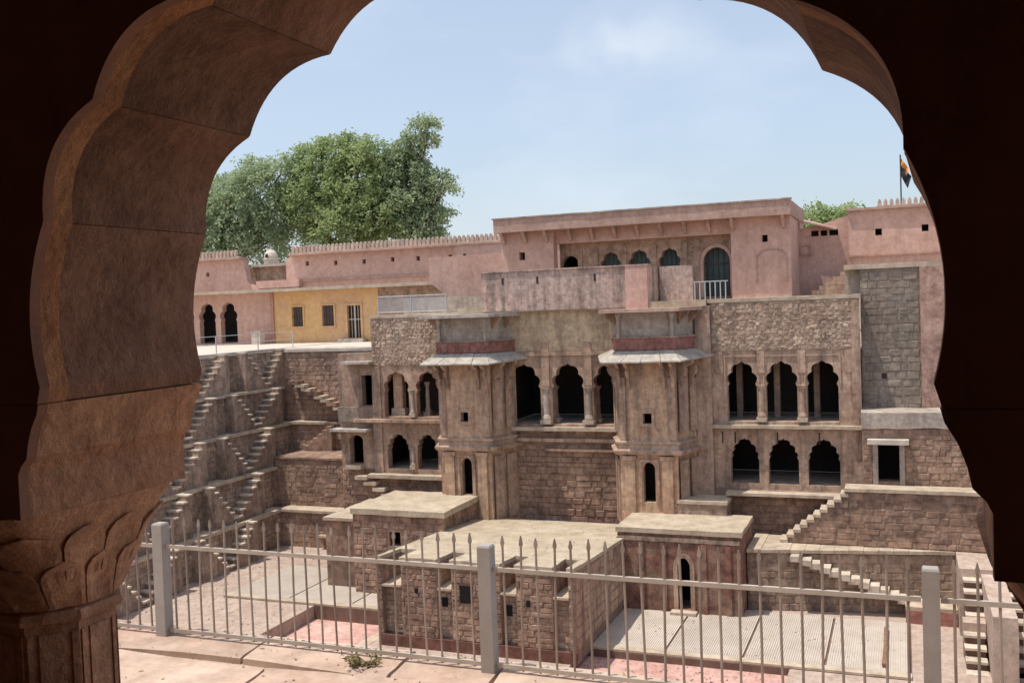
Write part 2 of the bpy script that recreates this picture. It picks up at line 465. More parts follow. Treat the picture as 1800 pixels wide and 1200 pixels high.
def cusped(x0, x1, z0, zs, zt, lobes=5, bulge=0.16, n=6, p=1.7):
    """outline of a cusped arch opening: sill z0, springing zs, crown zt"""
    xc, hw = (x0 + x1) / 2, (x1 - x0) / 2
    k_ = 0.90
    key = []
    for i in range(lobes + 1):
        a = math.pi * i / lobes
        c_, s_ = math.cos(a), max(math.sin(a), 0.0)
        key.append((xc + hw * k_ * math.copysign(abs(c_) ** (2 / p), c_), zs + (zt - zs) * (s_ ** (2 / p) if s_ > 1e-6 else 0)))
    res = [(x0, z0), (x1, z0), (x1, zs - 0.12)]
    for i in range(lobes):
        (ax, az), (bx, bz) = key[i], key[i + 1]
        d = Vector((bx - ax, bz - az))
        nrm = Vector((d.y, -d.x)).normalized()
        if nrm.dot(Vector(((ax + bx) / 2 - xc, (az + bz) / 2 - zs + 0.01))) < 0:
            nrm = -nrm
        for k in range(n):
            t = k / n
            q = Vector((ax, az)) + d * t + nrm * (bulge * d.length * 2.2 * t * (1 - t))
            if i == lobes // 2 and lobes % 2 and k == n // 2: q.y += 0.05 * hw
            res.append((q.x, q.y))
    res.append(key[-1])
    res.append((x0, zs - 0.12))
    return res

def round_arch(x0, x1, z0, zs, zt, n=10):
    xc, hw = (x0 + x1) / 2, (x1 - x0) / 2
    res = [(x0, z0), (x1, z0)]
    for i in range(n + 1):
        a = math.pi * i / n
        res.append((xc + hw * math.cos(a), zs + (zt - zs) * math.sin(a)))
    return res

# ---- stone pieces: a few worn blocks, shared by all the walls
def block_variant(seed):
    r = random.Random(seed)
    b = r.uniform(0.06, 0.12)
    v = []
    for y, k in ((0.5, 0.0), (-0.22, 0.0), (-0.5, b)):
        for sx, sz in ((-1, -1), (1, -1), (1, 1), (-1, 1)):
            j = 0.0 if y > 0 else 0.045
            v.append((sx * (0.5 - k) + r.uniform(-j, j), y + (r.uniform(-0.1, 0.1) if y < -0.3 else 0), sz * (0.5 - k) + r.uniform(-j, j)))
    f = [(8, 9, 10, 11)]
    for a in (0, 4):
        for i in range(4):
            f.append((a + i, a + (i + 1) % 4, a + 4 + (i + 1) % 4, a + 4 + i))
    return v, f
VARS = [block_variant(100 + i) for i in range(10)]
STONE_MESH = {}
def stone_mesh(i, m):
    k = (i, m.name)
    if k not in STONE_MESH:
        b = MB()
        b.add(*VARS[i])
        STONE_MESH[k] = b.mesh('stone', m)
    return STONE_MESH[k]

def stones(parent, mat_, ox, oy, ux, uy, length, z0, z1, cw, ch, seed=1, limit=290, skip=(), depth=0.12, proud=0.026,
           gap=0.010, region=None, name='stone', jit=0.25, used=None, rough=False):
    """lay courses of blocks on the vertical plane through (ox,oy) along (ux,uy); its outward side is (uy,-ux)"""
    r = random.Random(seed)
    ang = math.atan2(uy, ux)
    nx, ny = uy, -ux
    items = []
    z = z0
    while z < z1 - 0.04:
        h = ch * r.uniform(1 - jit, 1 + jit)
        if z + h > z1 - ch * 0.45: h = z1 - z
        a = -r.uniform(0, cw * 0.5)
        while a < length:
            wd = cw * r.uniform(0.45, 1.7)
            a0, a1 = max(a, 0), min(a + wd, length)
            if length - a1 < cw * 0.35: a1 = length
            a = a1 if a1 > a0 else a + wd
            if a1 - a0 < 0.06: continue
            lo, hi = a0, a1
            ok = True
            for (s0, s1, t0, t1) in skip:
                if z + h > t0 + 0.01 and z < t1 - 0.01 and hi > s0 and lo < s1:
                    if lo < s0 - 0.08: hi = s0
                    elif hi > s1 + 0.08: lo = s1
                    else: ok = False
            if not ok or hi - lo < 0.06: continue
            if region and not region((lo + hi) / 2, z + h / 2): continue
            items.append((lo, hi, z, h))
        z += h
    items.sort(key=lambda q: -(q[1] - q[0]) * q[3])
    over = MB()
    used = used if used is not None else [0]
    for q, (lo, hi, zz, h) in enumerate(items):
        p = r.uniform(0.25, 1.0) * proud
        cx, cz = (lo + hi) / 2, zz + h / 2
        px, py = ox + ux * cx + nx * (p - depth / 2), oy + uy * cx + ny * (p - depth / 2)
        sc = (hi - lo - gap * r.uniform(0.5, 1.5), depth, h - gap * r.uniform(0.5, 1.5))
        vi = r.randrange(len(VARS))
        tl = r.gauss(0, 0.022)
        if rough:
            tl = r.uniform(-0.35, 0.35)
            cz += r.uniform(-0.04, 0.04)
            sc = (sc[0] * r.uniform(0.6, 1.0), depth, sc[2] * r.uniform(0.65, 1.1))
        if used[0] < limit:
            used[0] += 1
            o = bpy.data.objects.new(name, stone_mesh(vi, mat_))
            C.objects.link(o)
            o.parent = parent
            mw = Matrix.Translation((px, py, cz)) @ Matrix.Rotation(ang, 4, 'Z') @ Matrix.Rotation(tl, 4, 'Y') @ Matrix.Diagonal((*sc, 1))
            o.matrix_basis = world_of(parent).inverted() @ mw
        else:
            ca, sa = math.cos(ang), math.sin(ang)
            over.add([(px + v[0] * sc[0] * ca - v[1] * sc[1] * sa, py + v[0] * sc[0] * sa + v[1] * sc[1] * ca, cz + v[2] * sc[2]) for v in VARS[vi][0]], VARS[vi][1])
    if over.v:
        o = over.build('rubble_infill', mat_, parent)
        o['kind'] = 'stuff'
    return used

# ------------------------------------------------------------------ ground, well floor
FZ = -11.0            # floor of the stepped tank
def build_setting():
    g = MB()
    g.panel(rect(-900, 900, -900, 1400), [rect(-31.6, 8, 6.1, 49.5)], -2.9, -2.6, 'XY')
    g.build('ground', M['earth'])['kind'] = 'structure'
    f = MB()
    f.panel(rect(-30.5, 9, 5.0, 41.5), [rect(-20.75, -16.55, 24.5, 31.3), rect(-9.6, -3.3, 24.5, 29.6)], FZ - 0.9, FZ, 'XY')
    f.build('well_floor', M['floor'])['kind'] = 'structure'
    p = MB()
    p.box(-20.9, -16.4, 24.3, 31.45, FZ - 1.2, FZ - 0.5)
    p.box(-9.75, -3.15, 24.3, 29.75, FZ - 1.2, FZ - 0.2)
    p.build('pool_floor', M['pool'])['kind'] = 'structure'
    # upper walk round the tank in front of the far arcade
    t = MB()
    t.slab(-46, -30.1, 20, 50.2, -2.6, -1.82, 1.2, 0.01)
    t.box(-30.0, -20.0, 43.3, 50.2, -2.6, -1.83)
    t.build('far_terrace', M['white'])['kind'] = 'structure'

build_setting()

def near_terrace():
    t = MB()
    t.box(-46, 14, 2.55, 6.12, -3.6, -2.445)
    base = t.build('pavement', M['joint'])
    base['kind'] = 'structure'
    r = random.Random(21)
    y = 2.6
    row = 0
    while y < 6.05:
        d = r.uniform(0.42, 0.7)
        if y + d > 5.75: d = 6.1 - y
        x = -9.5 + r.uniform(0, 0.8)
        while x < 1.6:
            wd = r.uniform(0.7, 1.5)
            g = 0.012
            xs, xe, ys, ye = x + g, x + wd - g, y + g, y + d - g
            pts = []
            n = 5
            for (ax, ay, bx, by) in ((xs, ys, xe, ys), (xe, ys, xe, ye), (xe, ye, xs, ye), (xs, ye, xs, ys)):
                for k in range(n):
                    u = k / n
                    px, py = ax + (bx - ax) * u, ay + (by - ay) * u
                    sk = 0.10 * math.sin(py * 2.0 + row)
                    wv = 0.05 * math.sin(px * 1.7 + y * 5)
                    pts.append((px + sk + r.uniform(-.008, .008), py + (wv if 2.7 < y and ye < 6.0 or abs(py - ye) > 0.05 else 0) + r.uniform(-.008, .008)))
            zt = -2.40 + r.uniform(-0.012, 0.006)
            b = MB()
            b.panel(pts, [], -2.46, zt, 'XY')
            b.build('flagstone', M['flag'], base)
            x += wd
        y += d
        row += 1
near_terrace()
w1 = MB(); w1.slab(-30, 9, 5.6, 6.1, FZ, -2.46, 1.5, 0.02)
tag(w1.build('retaining_wall', M['course']), 'red brown retaining wall under the near pavement edge', 'wall')

# ------------------------------------------------------------------ the arcade we look out of
def arch_half():
    key = [(1.0, -0.16), (0.96, 0.24), (0.79, 0.51), (0.51, 0.71), (0.20, 0.855), (0.0, 1.02)]
    bl = [0.038, 0.055, 0.055, 0.055, -0.02]
    pts = [(1.012, -0.2)]
    for i in range(len(key) - 1):
        a, b = Vector(key[i]), Vector(key[i + 1])
        d = b - a
        nrm = Vector((d.y, -d.x)).normalized()
        n = 14
        for k in range(n):
            t = k / n
            q = a + d * t + nrm * (bl[i] * 4 * t * (1 - t))
            pts.append((q.x, q.y))
    pts.append(key[-1])
    return pts

XC = -0.95
UW = 1.78
def arcade():
    T = thing('arcade', 'dark red sandstone arcade bay whose cusped arch frames the view', 'arcade', (XC, 2.1, -2.4))
    half = arch_half()
    def outline(off):
        rgt = [(XC + u + off, z) for u, z in half]
        lft = [(XC - u - off, z) for u, z in reversed(half[:-1])]
        return rgt + lft
    def ring_panel(name, off, y0, y1, m, smooth=True):
        b = MB()
        b.panel([(XC - UW, -0.2), (XC - UW, 2.0), (XC + UW, 2.0), (XC + UW, -0.2)] + outline(off), [], y0, y1)
        b.build(name, m, T, smooth=smooth)
    # one carved block to each lobe
    key = [(1.012, -0.2), (0.96, 0.24), (0.79, 0.51), (0.51, 0.71), (0.20, 0.855), (0.0, 1.02)]
    c0 = Vector((0.0, -0.2))
    def edge(p):
        d = Vector(p) - c0
        k = min(UW / d.x if d.x > 1e-6 else 1e9, 2.2 / d.y if d.y > 1e-6 else 1e9)
        return (c0.x + d.x * k, c0.y + d.y * k)
    for s in (-1, 1):
        for i in range(5):
            ia = min(range(len(half)), key=lambda q: (half[q][0] - key[i][0]) ** 2 + (half[q][1] - key[i][1]) ** 2)
            ib = min(range(len(half)), key=lambda q: (half[q][0] - key[i + 1][0]) ** 2 + (half[q][1] - key[i + 1][1]) ** 2)
            lob = [Vector(p) for p in half[ia:ib + 1]]
            if len(lob) > 3:
                lob[0] = lob[0].lerp(lob[1], 0.04); lob[-1] = lob[-1].lerp(lob[-2], 0.04)
            ea, eb = edge(half[ia]), edge(half[ib])
            pts = [tuple(p) for p in lob] + [eb]
            if abs(ea[0] - UW) < 1e-4 and abs(eb[0] - UW) > 1e-4: pts.append((UW, 2.0))
            pts.append(ea)
            b = MB()
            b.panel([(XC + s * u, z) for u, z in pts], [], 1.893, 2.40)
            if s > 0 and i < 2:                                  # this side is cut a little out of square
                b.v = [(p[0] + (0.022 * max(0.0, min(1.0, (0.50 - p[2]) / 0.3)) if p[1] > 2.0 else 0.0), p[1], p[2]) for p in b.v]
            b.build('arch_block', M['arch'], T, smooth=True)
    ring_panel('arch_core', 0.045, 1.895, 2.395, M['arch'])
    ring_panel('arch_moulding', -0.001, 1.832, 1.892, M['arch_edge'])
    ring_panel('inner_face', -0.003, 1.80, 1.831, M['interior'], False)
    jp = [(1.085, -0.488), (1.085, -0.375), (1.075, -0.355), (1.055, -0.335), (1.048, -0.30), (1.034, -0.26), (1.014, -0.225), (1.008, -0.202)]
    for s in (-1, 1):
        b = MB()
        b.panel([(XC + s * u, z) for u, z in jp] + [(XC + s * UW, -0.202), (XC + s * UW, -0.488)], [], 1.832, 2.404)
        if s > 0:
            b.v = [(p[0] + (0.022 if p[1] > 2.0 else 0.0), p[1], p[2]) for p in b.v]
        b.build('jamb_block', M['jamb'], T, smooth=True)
        b = MB()
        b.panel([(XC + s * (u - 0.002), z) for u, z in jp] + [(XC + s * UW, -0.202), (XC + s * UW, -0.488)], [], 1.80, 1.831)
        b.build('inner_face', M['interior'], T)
        cx, cy = XC + s * 1.435, 2.21
        m = MB()
        ap = 0.17
        a = ap / math.cos(math.pi / 8)
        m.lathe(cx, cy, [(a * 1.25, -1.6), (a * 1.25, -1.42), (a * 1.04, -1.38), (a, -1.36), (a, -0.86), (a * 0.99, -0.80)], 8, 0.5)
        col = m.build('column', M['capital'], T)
        for k in range(8):
            an = 2 * math.pi * k / 8
            fx, fy = cx + ap * math.cos(an), cy + ap * math.sin(an)
            tx, ty = -math.sin(an), math.cos(an)
            for q, hw in ((-0.058, 0.006), (0.058, 0.006), (0.0, 0.034)):
                fb = MB()
                px, py = fx + tx * q, fy + ty * q
                vs = []
                for z in (-1.33, -0.885):
                    for e, d in ((-hw, -0.01), (hw, -0.01), (hw, 0.005), (-hw, 0.005)):
                        vs.append((px + tx * e + math.cos(an) * d, py + ty * e + math.sin(an) * d, z))
                fb.add(vs, [(0, 1, 2, 3), (4, 7, 6, 5), (0, 4, 5, 1), (1, 5, 6, 2), (2, 6, 7, 3), (3, 7, 4, 0)])
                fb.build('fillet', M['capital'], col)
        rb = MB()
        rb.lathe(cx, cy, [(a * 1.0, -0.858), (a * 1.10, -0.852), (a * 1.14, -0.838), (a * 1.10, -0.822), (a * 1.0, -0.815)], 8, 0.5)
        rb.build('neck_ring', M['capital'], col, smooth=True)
        # bell capital with two rows of low lotus leaves
        def surf(t, th, off=0.0):
            f = t ** 1.35
            hx = 0.178 + (0.350 - 0.178) * f + off
            hy = 0.178 + ((0.335 if math.sin(th) < 0 else 0.292) - 0.178) * f + off
            p = 2 + 6 * t
            c_, s_ = math.cos(th), math.sin(th)
            k = (abs(c_) ** p + abs(s_) ** p) ** (-1 / p)
            return (cx + hx * c_ * k, 2.21 - 0.095 * t + hy * s_ * k, -0.818 + 0.329 * t)
        m = MB()
        m.rings([[surf(t / 10, 2 * math.pi * j / 56) for j in range(56)] for t in range(11)])
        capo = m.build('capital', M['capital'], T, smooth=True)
        for row, (t0, t1, nl, off) in enumerate(((0.02, 0.50, 12, 0.007), (0.30, 0.80, 12, 0.004))):
            for k in range(nl):
                thc = 2 * math.pi * (k + 0.5 * row) / nl
                lb = MB()
                rows, cols = 10, 9
                vs, fs = [], []
                for lay in (0, 1):
                    for i in range(rows):
                        tt = i / (rows - 1)
                        hw = math.pi / nl * 0.95 * (math.sqrt(max(0.0, 1 - (max(0, tt - 0.6) / 0.4) ** 2)) if tt > 0.6 else 1.0)
                        hw = max(hw, 0.02)
                        for j in range(cols):
                            q = j / (cols - 1) * 2 - 1
                            rim = 0.006 if (abs(q) > 0.7 or i >= rows - 2) else 0.0
                            vs.append(surf(t0 + (t1 - t0) * tt, thc + hw * q, (off + rim) if lay else -0.006))
                nn = rows * cols
                for i in range(rows - 1):
                    for j in range(cols - 1):
                        a0 = i * cols + j
                        fs.append((a0, a0 + 1, a0 + cols + 1, a0 + cols))
                        fs.append((nn + a0, nn + a0 + cols, nn + a0 + cols + 1, nn + a0 + 1))
                ring = [j for j in range(cols)] + [i * cols + cols - 1 for i in range(1, rows)] + \
                       [(rows - 1) * cols + j for j in range(cols - 2, -1, -1)] + [i * cols for i in range(rows - 2, 0, -1)]
                for i in range(len(ring)):
                    a0, b0 = ring[i], ring[(i + 1) % len(ring)]
                    fs.append((a0, b0, nn + b0, nn + a0))
                lb.add(vs, fs)
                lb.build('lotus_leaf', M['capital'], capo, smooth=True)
    # the room behind the camera: floor, walls, ceiling, solid bays beside the arch
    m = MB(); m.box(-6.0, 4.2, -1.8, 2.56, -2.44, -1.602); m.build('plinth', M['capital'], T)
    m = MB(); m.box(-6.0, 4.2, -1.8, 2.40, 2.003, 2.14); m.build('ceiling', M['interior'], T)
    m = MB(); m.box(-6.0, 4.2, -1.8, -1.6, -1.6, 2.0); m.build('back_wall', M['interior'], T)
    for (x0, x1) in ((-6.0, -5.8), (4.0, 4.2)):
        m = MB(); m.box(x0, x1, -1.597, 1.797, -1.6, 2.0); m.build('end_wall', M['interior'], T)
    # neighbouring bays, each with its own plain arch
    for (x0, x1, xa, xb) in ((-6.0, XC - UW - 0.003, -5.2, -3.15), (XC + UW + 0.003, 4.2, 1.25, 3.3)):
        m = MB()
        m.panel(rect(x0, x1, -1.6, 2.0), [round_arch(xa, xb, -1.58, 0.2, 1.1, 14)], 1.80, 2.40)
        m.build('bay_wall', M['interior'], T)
arcade()

# ------------------------------------------------------------------ fence at the pavement edge
def fence():
    T = thing('fence', 'cream grey metal picket fence along the pavement edge in front of the tank', 'fence', (-2.6, 5.9, -2.4))
    r = random.Random(5)
    YF = 5.9
    posts = [-10.69, -7.99, -5.255, -2.575, 0.115, 2.81]
    for x in posts:
        b = MB()
        h = -1.555 + r.uniform(-0.012, 0.012)
        hw = 0.045
        ln = r.uniform(-0.006, 0.006)
        rg = []
        for z, k in ((-2.42, 1), (h - 0.012, 1), (h, 0.86)):
            o_ = ln * (z + 2.4)
            rg.append([(x + o_ - hw * k, YF - hw * k, z), (x + o_ + hw * k, YF - hw * k, z), (x + o_ + hw * k, YF + hw * k, z), (x + o_ - hw * k, YF + hw * k, z)])
        b.rings(rg)
        b.build('post', M['post'], T)
    for i in range(len(posts) - 1):
        x0, x1 = posts[i] + 0.051, posts[i + 1] - 0.051
        for z, t in ((-1.725, 0.014), (-2.36, 0.014)):
            b = MB()
            sag = r.uniform(-0.006, 0.004)
            n = 8
            rg = []
            for k in range(n + 1):
                u = k / n
                x = x0 + (x1 - x0) * u
                zz = z + sag * 4 * u * (1 - u)
                rg.append([(x, YF - 0.011, zz - t), (x, YF + 0.011, zz - t), (x, YF + 0.011, zz + t), (x, YF - 0.011, zz + t)])
            b.rings(rg)
            b.build('rail', M['paint'], T)
        nb = 22
        sp = (posts[i + 1] - posts[i]) / (nb + 1)
        for k in range(nb):
            x = posts[i] + sp * (k + 1) + r.uniform(-0.006, 0.006)
            lean = r.gauss(0, 0.010)
            top = -1.50 + r.uniform(-0.012, 0.012)
            b = MB()
            rr = 0.0082
            b.tube([(x, YF, -2.385), (x + lean * 0.3 + r.uniform(-.003, .003), YF, -2.05), (x + lean, YF, -1.56)], rr, 6)
            o = b.build('picket', M['picket'], T)
            s_ = MB()
            xx = x + lean
            s_.rings([[(xx + sx * hw, YF + sy * 0.006, z) for sx, sy in ((-1, -1), (1, -1), (1, 1), (-1, 1))]
                      for z, hw in ((-1.565, 0.008), (-1.552, 0.0125), (-1.54, 0.0115), (top, 0.002))])
            s_.build('spear_tip', M['picket'], o)
fence()

# dry weed at the foot of the fence
def weed():
    r = random.Random(3)
    T = thing('weed', 'small dry weed growing at the foot of the metal fence', 'plant', (-3.42, 5.72, -2.4))
    for k in range(14):
        b = MB()
        a = r.uniform(0, 6.28); l_ = r.uniform(0.06, 0.2); up = r.uniform(0.3, 0.9)
        p0 = Vector((-3.42 + r.uniform(-.05, .05), 5.72 + r.uniform(-.05, .05), -2.41))
        d = Vector((math.cos(a), math.sin(a) * 0.7, up)).normalized()
        b.tube([p0, p0 + d * l_ * 0.6, p0 + d * l_ + Vector((0, 0, -0.03))], [0.004, 0.003, 0.001], 4)
        o = b.build('stem', M['weed'], T)
        lb = MB()
        for q in range(9):
            u = r.uniform(0.2, 1)
            c = p0 + d * l_ * u
            s1 = Vector((r.uniform(-1, 1), r.uniform(-1, 1), r.uniform(-.3, .8))).normalized() * r.uniform(0.02, 0.05)
            s2 = s1.orthogonal().normalized() * 0.009
            lb.add([c, c + s1 * .5 + s2, c + s1, c + s1 * .5 - s2], [(0, 1, 2, 3)])
        lb.build('leaf', M['weed'], o, fix=False)
weed()

# ------------------------------------------------------------------ left stepped wall of the tank
LZ = [-11.0, -9.25, -7.38, -5.52, -3.72, -1.84]
LX = [-27.6, -28.3, -28.95, -29.55, -30.1]
def stair_flight(parent, x_wall, wdt, y_bot, y_top, z0, z1, n, side=1, mat_='tread'):
    """steps against a wall that faces +X; rises from y_bot to y_top"""
    b = MB()
    dy = (y_top - y_bot) / n
    dz = (z1 - z0) / n
    prof = [(y_bot, z0)]
    for i in range(n):
        prof.append((y_bot + dy * i, z0 + dz * (i + 1) - 0.07))
        prof.append((y_bot + dy * (i + 1), z0 + dz * (i + 1) - 0.07))
    prof.append((y_top, z0))
    b.panel(prof, [], x_wall - 0.02, x_wall + wdt - 0.05, 'YZ')
    o = b.build('stair', M['course_grey'], parent)
    r = random.Random(int(abs(y_bot * 1000 + z0 * 77)))
    for i in range(n):
        ya, yb = sorted((y_bot + dy * i - math.copysign(0.02, dy), y_bot + dy * (i + 1)))
        t = MB()
        zt = z0 + dz * (i + 1) + r.uniform(-0.012, 0.012)
        t.slab(x_wall - 0.01, x_wall + wdt + r.uniform(-0.04, 0.04), ya + 0.004, yb - 0.004, zt - 0.069, zt, 0.3, 0.008, 3)
        t.build('step', M[mat_], o)

def left_wall():
    T = thing('stepped_wall', 'long stepped side wall of the tank with zigzag stair flights below the white terrace', 'stepped wall', (-28, 30, FZ))
    yend = [39.1, 39.9, 42.3, 42.3, 42.8]
    used = [0]
    for k in range(5):
        z0, z1 = LZ[k], LZ[k + 1]
        m = MB()
        m.box(LX[k] - 1.2, LX[k], 7.5, yend[k] + 0.4, z0 - 0.1, z1 - 0.15)
        m.build('tier_wall', M['mortar'], T)
        if k < 4:
            y = 7.5
            r = random.Random(50 + k)
            while y < yend[k] + 0.3:
                d = min(r.uniform(1.2, 2.2), yend[k] + 0.3 - y)
                if yend[k] + 0.3 - y - d < 0.5: d = yend[k] + 0.3 - y
                if y + d > 24:
                    s = MB()
                    s.slab(LX[k + 1] - 0.02, LX[k] + 0.11, y + 0.004, y + d - 0.004, z1 - 0.149, z1 + r.uniform(-0.01, 0.01), 0.45, 0.012)
                    s.build('ledge_slab', M['slab'], T)
                else:
                    s = MB(); s.box(LX[k + 1] - 0.02, LX[k] + 0.07, y, y + d - 0.01, z1 - 0.149, z1)
                    s.build('ledge_slab', M['slab'], T)
                y += d
        else:
            s = MB(); s.slab(LX[k] - 0.4, LX[k] + 0.06, 7.5, yend[k] + 0.3, z1 - 0.149, z1 + 0.03, 0.9, 0.012)
            s.build('coping', M['white'], T)
        # visible stretch of masonry
        y0 = 27.5 + k * 1.6
        stones(T, M['course_grey'], LX[k], y0, 0, 1, yend[k] - y0, z0 + 0.02, z1 - 0.16, 0.42, 0.24, seed=60 + k, limit=290, used=used)
        # zigzag flights
        vb = [34.5, 36.1, 38.0, 39.6, 41.3][k]
        for q in range(4):
            yb = vb - q * 5.05
            if yb < 10: continue
            n = 7
            yt = min(yb + 2.05, yend[k])
            stair_flight(T, LX[k], 0.6, yb, yt, z0, z1 + 0.0 if k == 4 else z1, n)
            stair_flight(T, LX[k], 0.6, yb - 0.02, yb - 1.75, z0, z1, n)
left_wall()

# ------------------------------------------------------------------ back wall of the tank, left of the palace
def back_wall():
    T = thing('stepped_back_wall', 'stepped reddish back wall of the tank left of the palace with a rubble stair', 'stepped wall', (-25, 40, FZ))
    m = MB()
    m.box(-28.4, -19.9, 39.1, 40.6, FZ - 0.2, -9.36)
    m.box(-28.35, -21.6, 39.9, 42.2, -9.35, -7.02)
    m.box(-29.6, -21.6, 42.3, 43.2, -9.34, -5.63)
    m.box(-30.2, -21.6, 42.8, 44.5, -5.62, -2.02)
    m.build('wall_core', M['mortar'], T)
    s = MB(); s.slab(-27.7, -23.9, 38.98, 39.9, -9.355, -9.24, 0.5, 0.012); s.build('ledge_slab', M['slab'], T)
    s = MB(); s.slab(-28.36, -24.3, 39.84, 42.28, -7.015, -6.92, 0.5, 0.02); s.build('ledge_slab', M['course'], T)
    s = MB(); s.slab(-29.0, -26.9, 42.15, 42.79, -5.625, -5.5, 0.5, 0.012); s.build('ledge_slab', M['slab'], T)
    s = MB(); s.slab(-26.9, -22.9, 42.2, 42.79, -5.625, -5.53, 0.5, 0.012); s.build('ledge_slab', M['course'], T)
    s = MB(); s.slab(-30.0, -24.0, 42.72, 44.5, -2.015, -1.86, 0.6, 0.012); s.build('coping', M['white'], T)
    s = MB(); s.slab(-24.0, -21.4, 42.6, 44.5, -2.3, -1.55, 0.5, 0.02); s.build('upstand', M['green_plaster'], T)
    u = [0]
    stones(T, M['course'], -27.6, 39.1, 1, 0, 7.6, FZ, -9.37, 0.46, 0.25, seed=3, used=u)
    stones(T, M['course'], -28.3, 39.9, 1, 0, 6.3, -9.24, -7.03, 0.46, 0.24, seed=4, used=u)
    stones(T, M['course'], -28.9, 42.3, 1, 0, 6.5, -6.9, -5.64, 0.46, 0.24, seed=5, used=u)
    stones(T, M['course'], -29.6, 42.8, 1, 0, 7.5, -5.5, -2.04, 0.46, 0.24, seed=6, used=u)
    # rough stair of broken slabs running down to the right
    r = random.Random(9)
    for i in range(10):
        x = -28.7 + i * 0.36
        z = -3.45 - i * 0.185
        b = MB()
        b.slab(x - 0.25, x + 0.3, 42.2, 42.82, z - 0.16, z + r.uniform(-.02, .02), 0.2, 0.03, 2.5)
        b.build('stair_slab', M['slab'] if i % 3 else M['course'], T)
    for i in range(6):
        b = MB()
        x = -28.0 + i * 0.27
        b.slab(x, x + 0.28, 41.9, 42.3, -6.9, -6.68 + i * 0.2, 0.2, 0.01, 3)
        b.build('stair_slab', M['course'], T)
    for (x, z) in ((-24.35, -9.95), (-25.1, -10.35)):
        b = MB(); b.slab(x - 0.3, x + 0.25, 38.75, 39.1, z - 0.1, z, 0.2, 0.01)
        b.build('stair_slab', M['slab'], T)
back_wall()

# ------------------------------------------------------------------ floor decks, pool lips
def deck(x0, x1, y0, y1, z, npan, label):
    T = thing('slatted_deck', label, 'deck', ((x0 + x1) / 2, (y0 + y1) / 2, FZ), 'slatted decks on the tank floor')
    m = MB(); m.box(x0, x1, y0 + 0.02, y1, FZ + 0.001, z - 0.05); m.build('deck_base', M['lip'], T)
    m = MB(); m.slab(x0, x1, y0 - 0.06, y0 + 0.28, z - 0.049, z + 0.02, 0.5, 0.008); m.build('deck_edge', M['slab'], T)
    pw = (x1 - x0) / npan
    for k in range(npan):
        a, b_ = x0 + pw * k + 0.04, x0 + pw * (k + 1) - 0.04
        f = MB(); f.box(a, b_, y0 + 0.3, y1 - 0.05, z - 0.049, z - 0.018)
        p = f.build('panel', M['slat'] if x0 > -12 else M['floor'], T)
        sm = MB()
        x = a
        while x < b_ - 0.03:
            sm.box(x, x + 0.056, y0 + 0.3, y1 - 0.05, z - 0.017, z)
            x += 0.068
        so_ = sm.build('slat', M['slat'], p, fix=False)
        so_['kind'] = 'stuff'
deck(-9.47, 0.05, 29.62, 34.6, -10.93, 4, 'grey slatted deck in front of the small shrine, right of the sandy block')
deck(-24.9, -16.55, 31.32, 35.9, -10.93, 3, 'grey slatted deck left of the sandy block')

for (x0, x1, y, lab) in ((-9.6, -3.3, 29.55, 'stone lip painted dark for shade at the pink pool below the right deck'), (-20.75, -16.55, 31.26, 'stone lip painted dark for shade at the pool below the left deck')):
    m = MB(); m.slab(x0, x1, y - 0.02, y + 0.055, FZ - 0.5, -10.99, 0.6, 0.01)
    tag(m.build('pool_lip', M['lip']), lab, 'kerb')
m = MB()
for i in range(4):
    m.box(-17.55 + i * 0.26, -16.56, 28.3 - i * 0.15, 29.6 - i * 0.05, FZ - 0.5 + i * 0.125, FZ - 0.376 + i * 0.125)
tag(m.build('pool_steps', M['slab']), 'pale pool steps beside the left foot of the sandy block', 'steps')
m = MB(); m.slab(-0.75, -0.62, 30.2, 33.6, -10.9, -10.8, 0.4, 0.02)
pl = m.build('plank', M['plank']); tag(pl, 'old brown plank lying on the deck near the right fence post', 'plank')

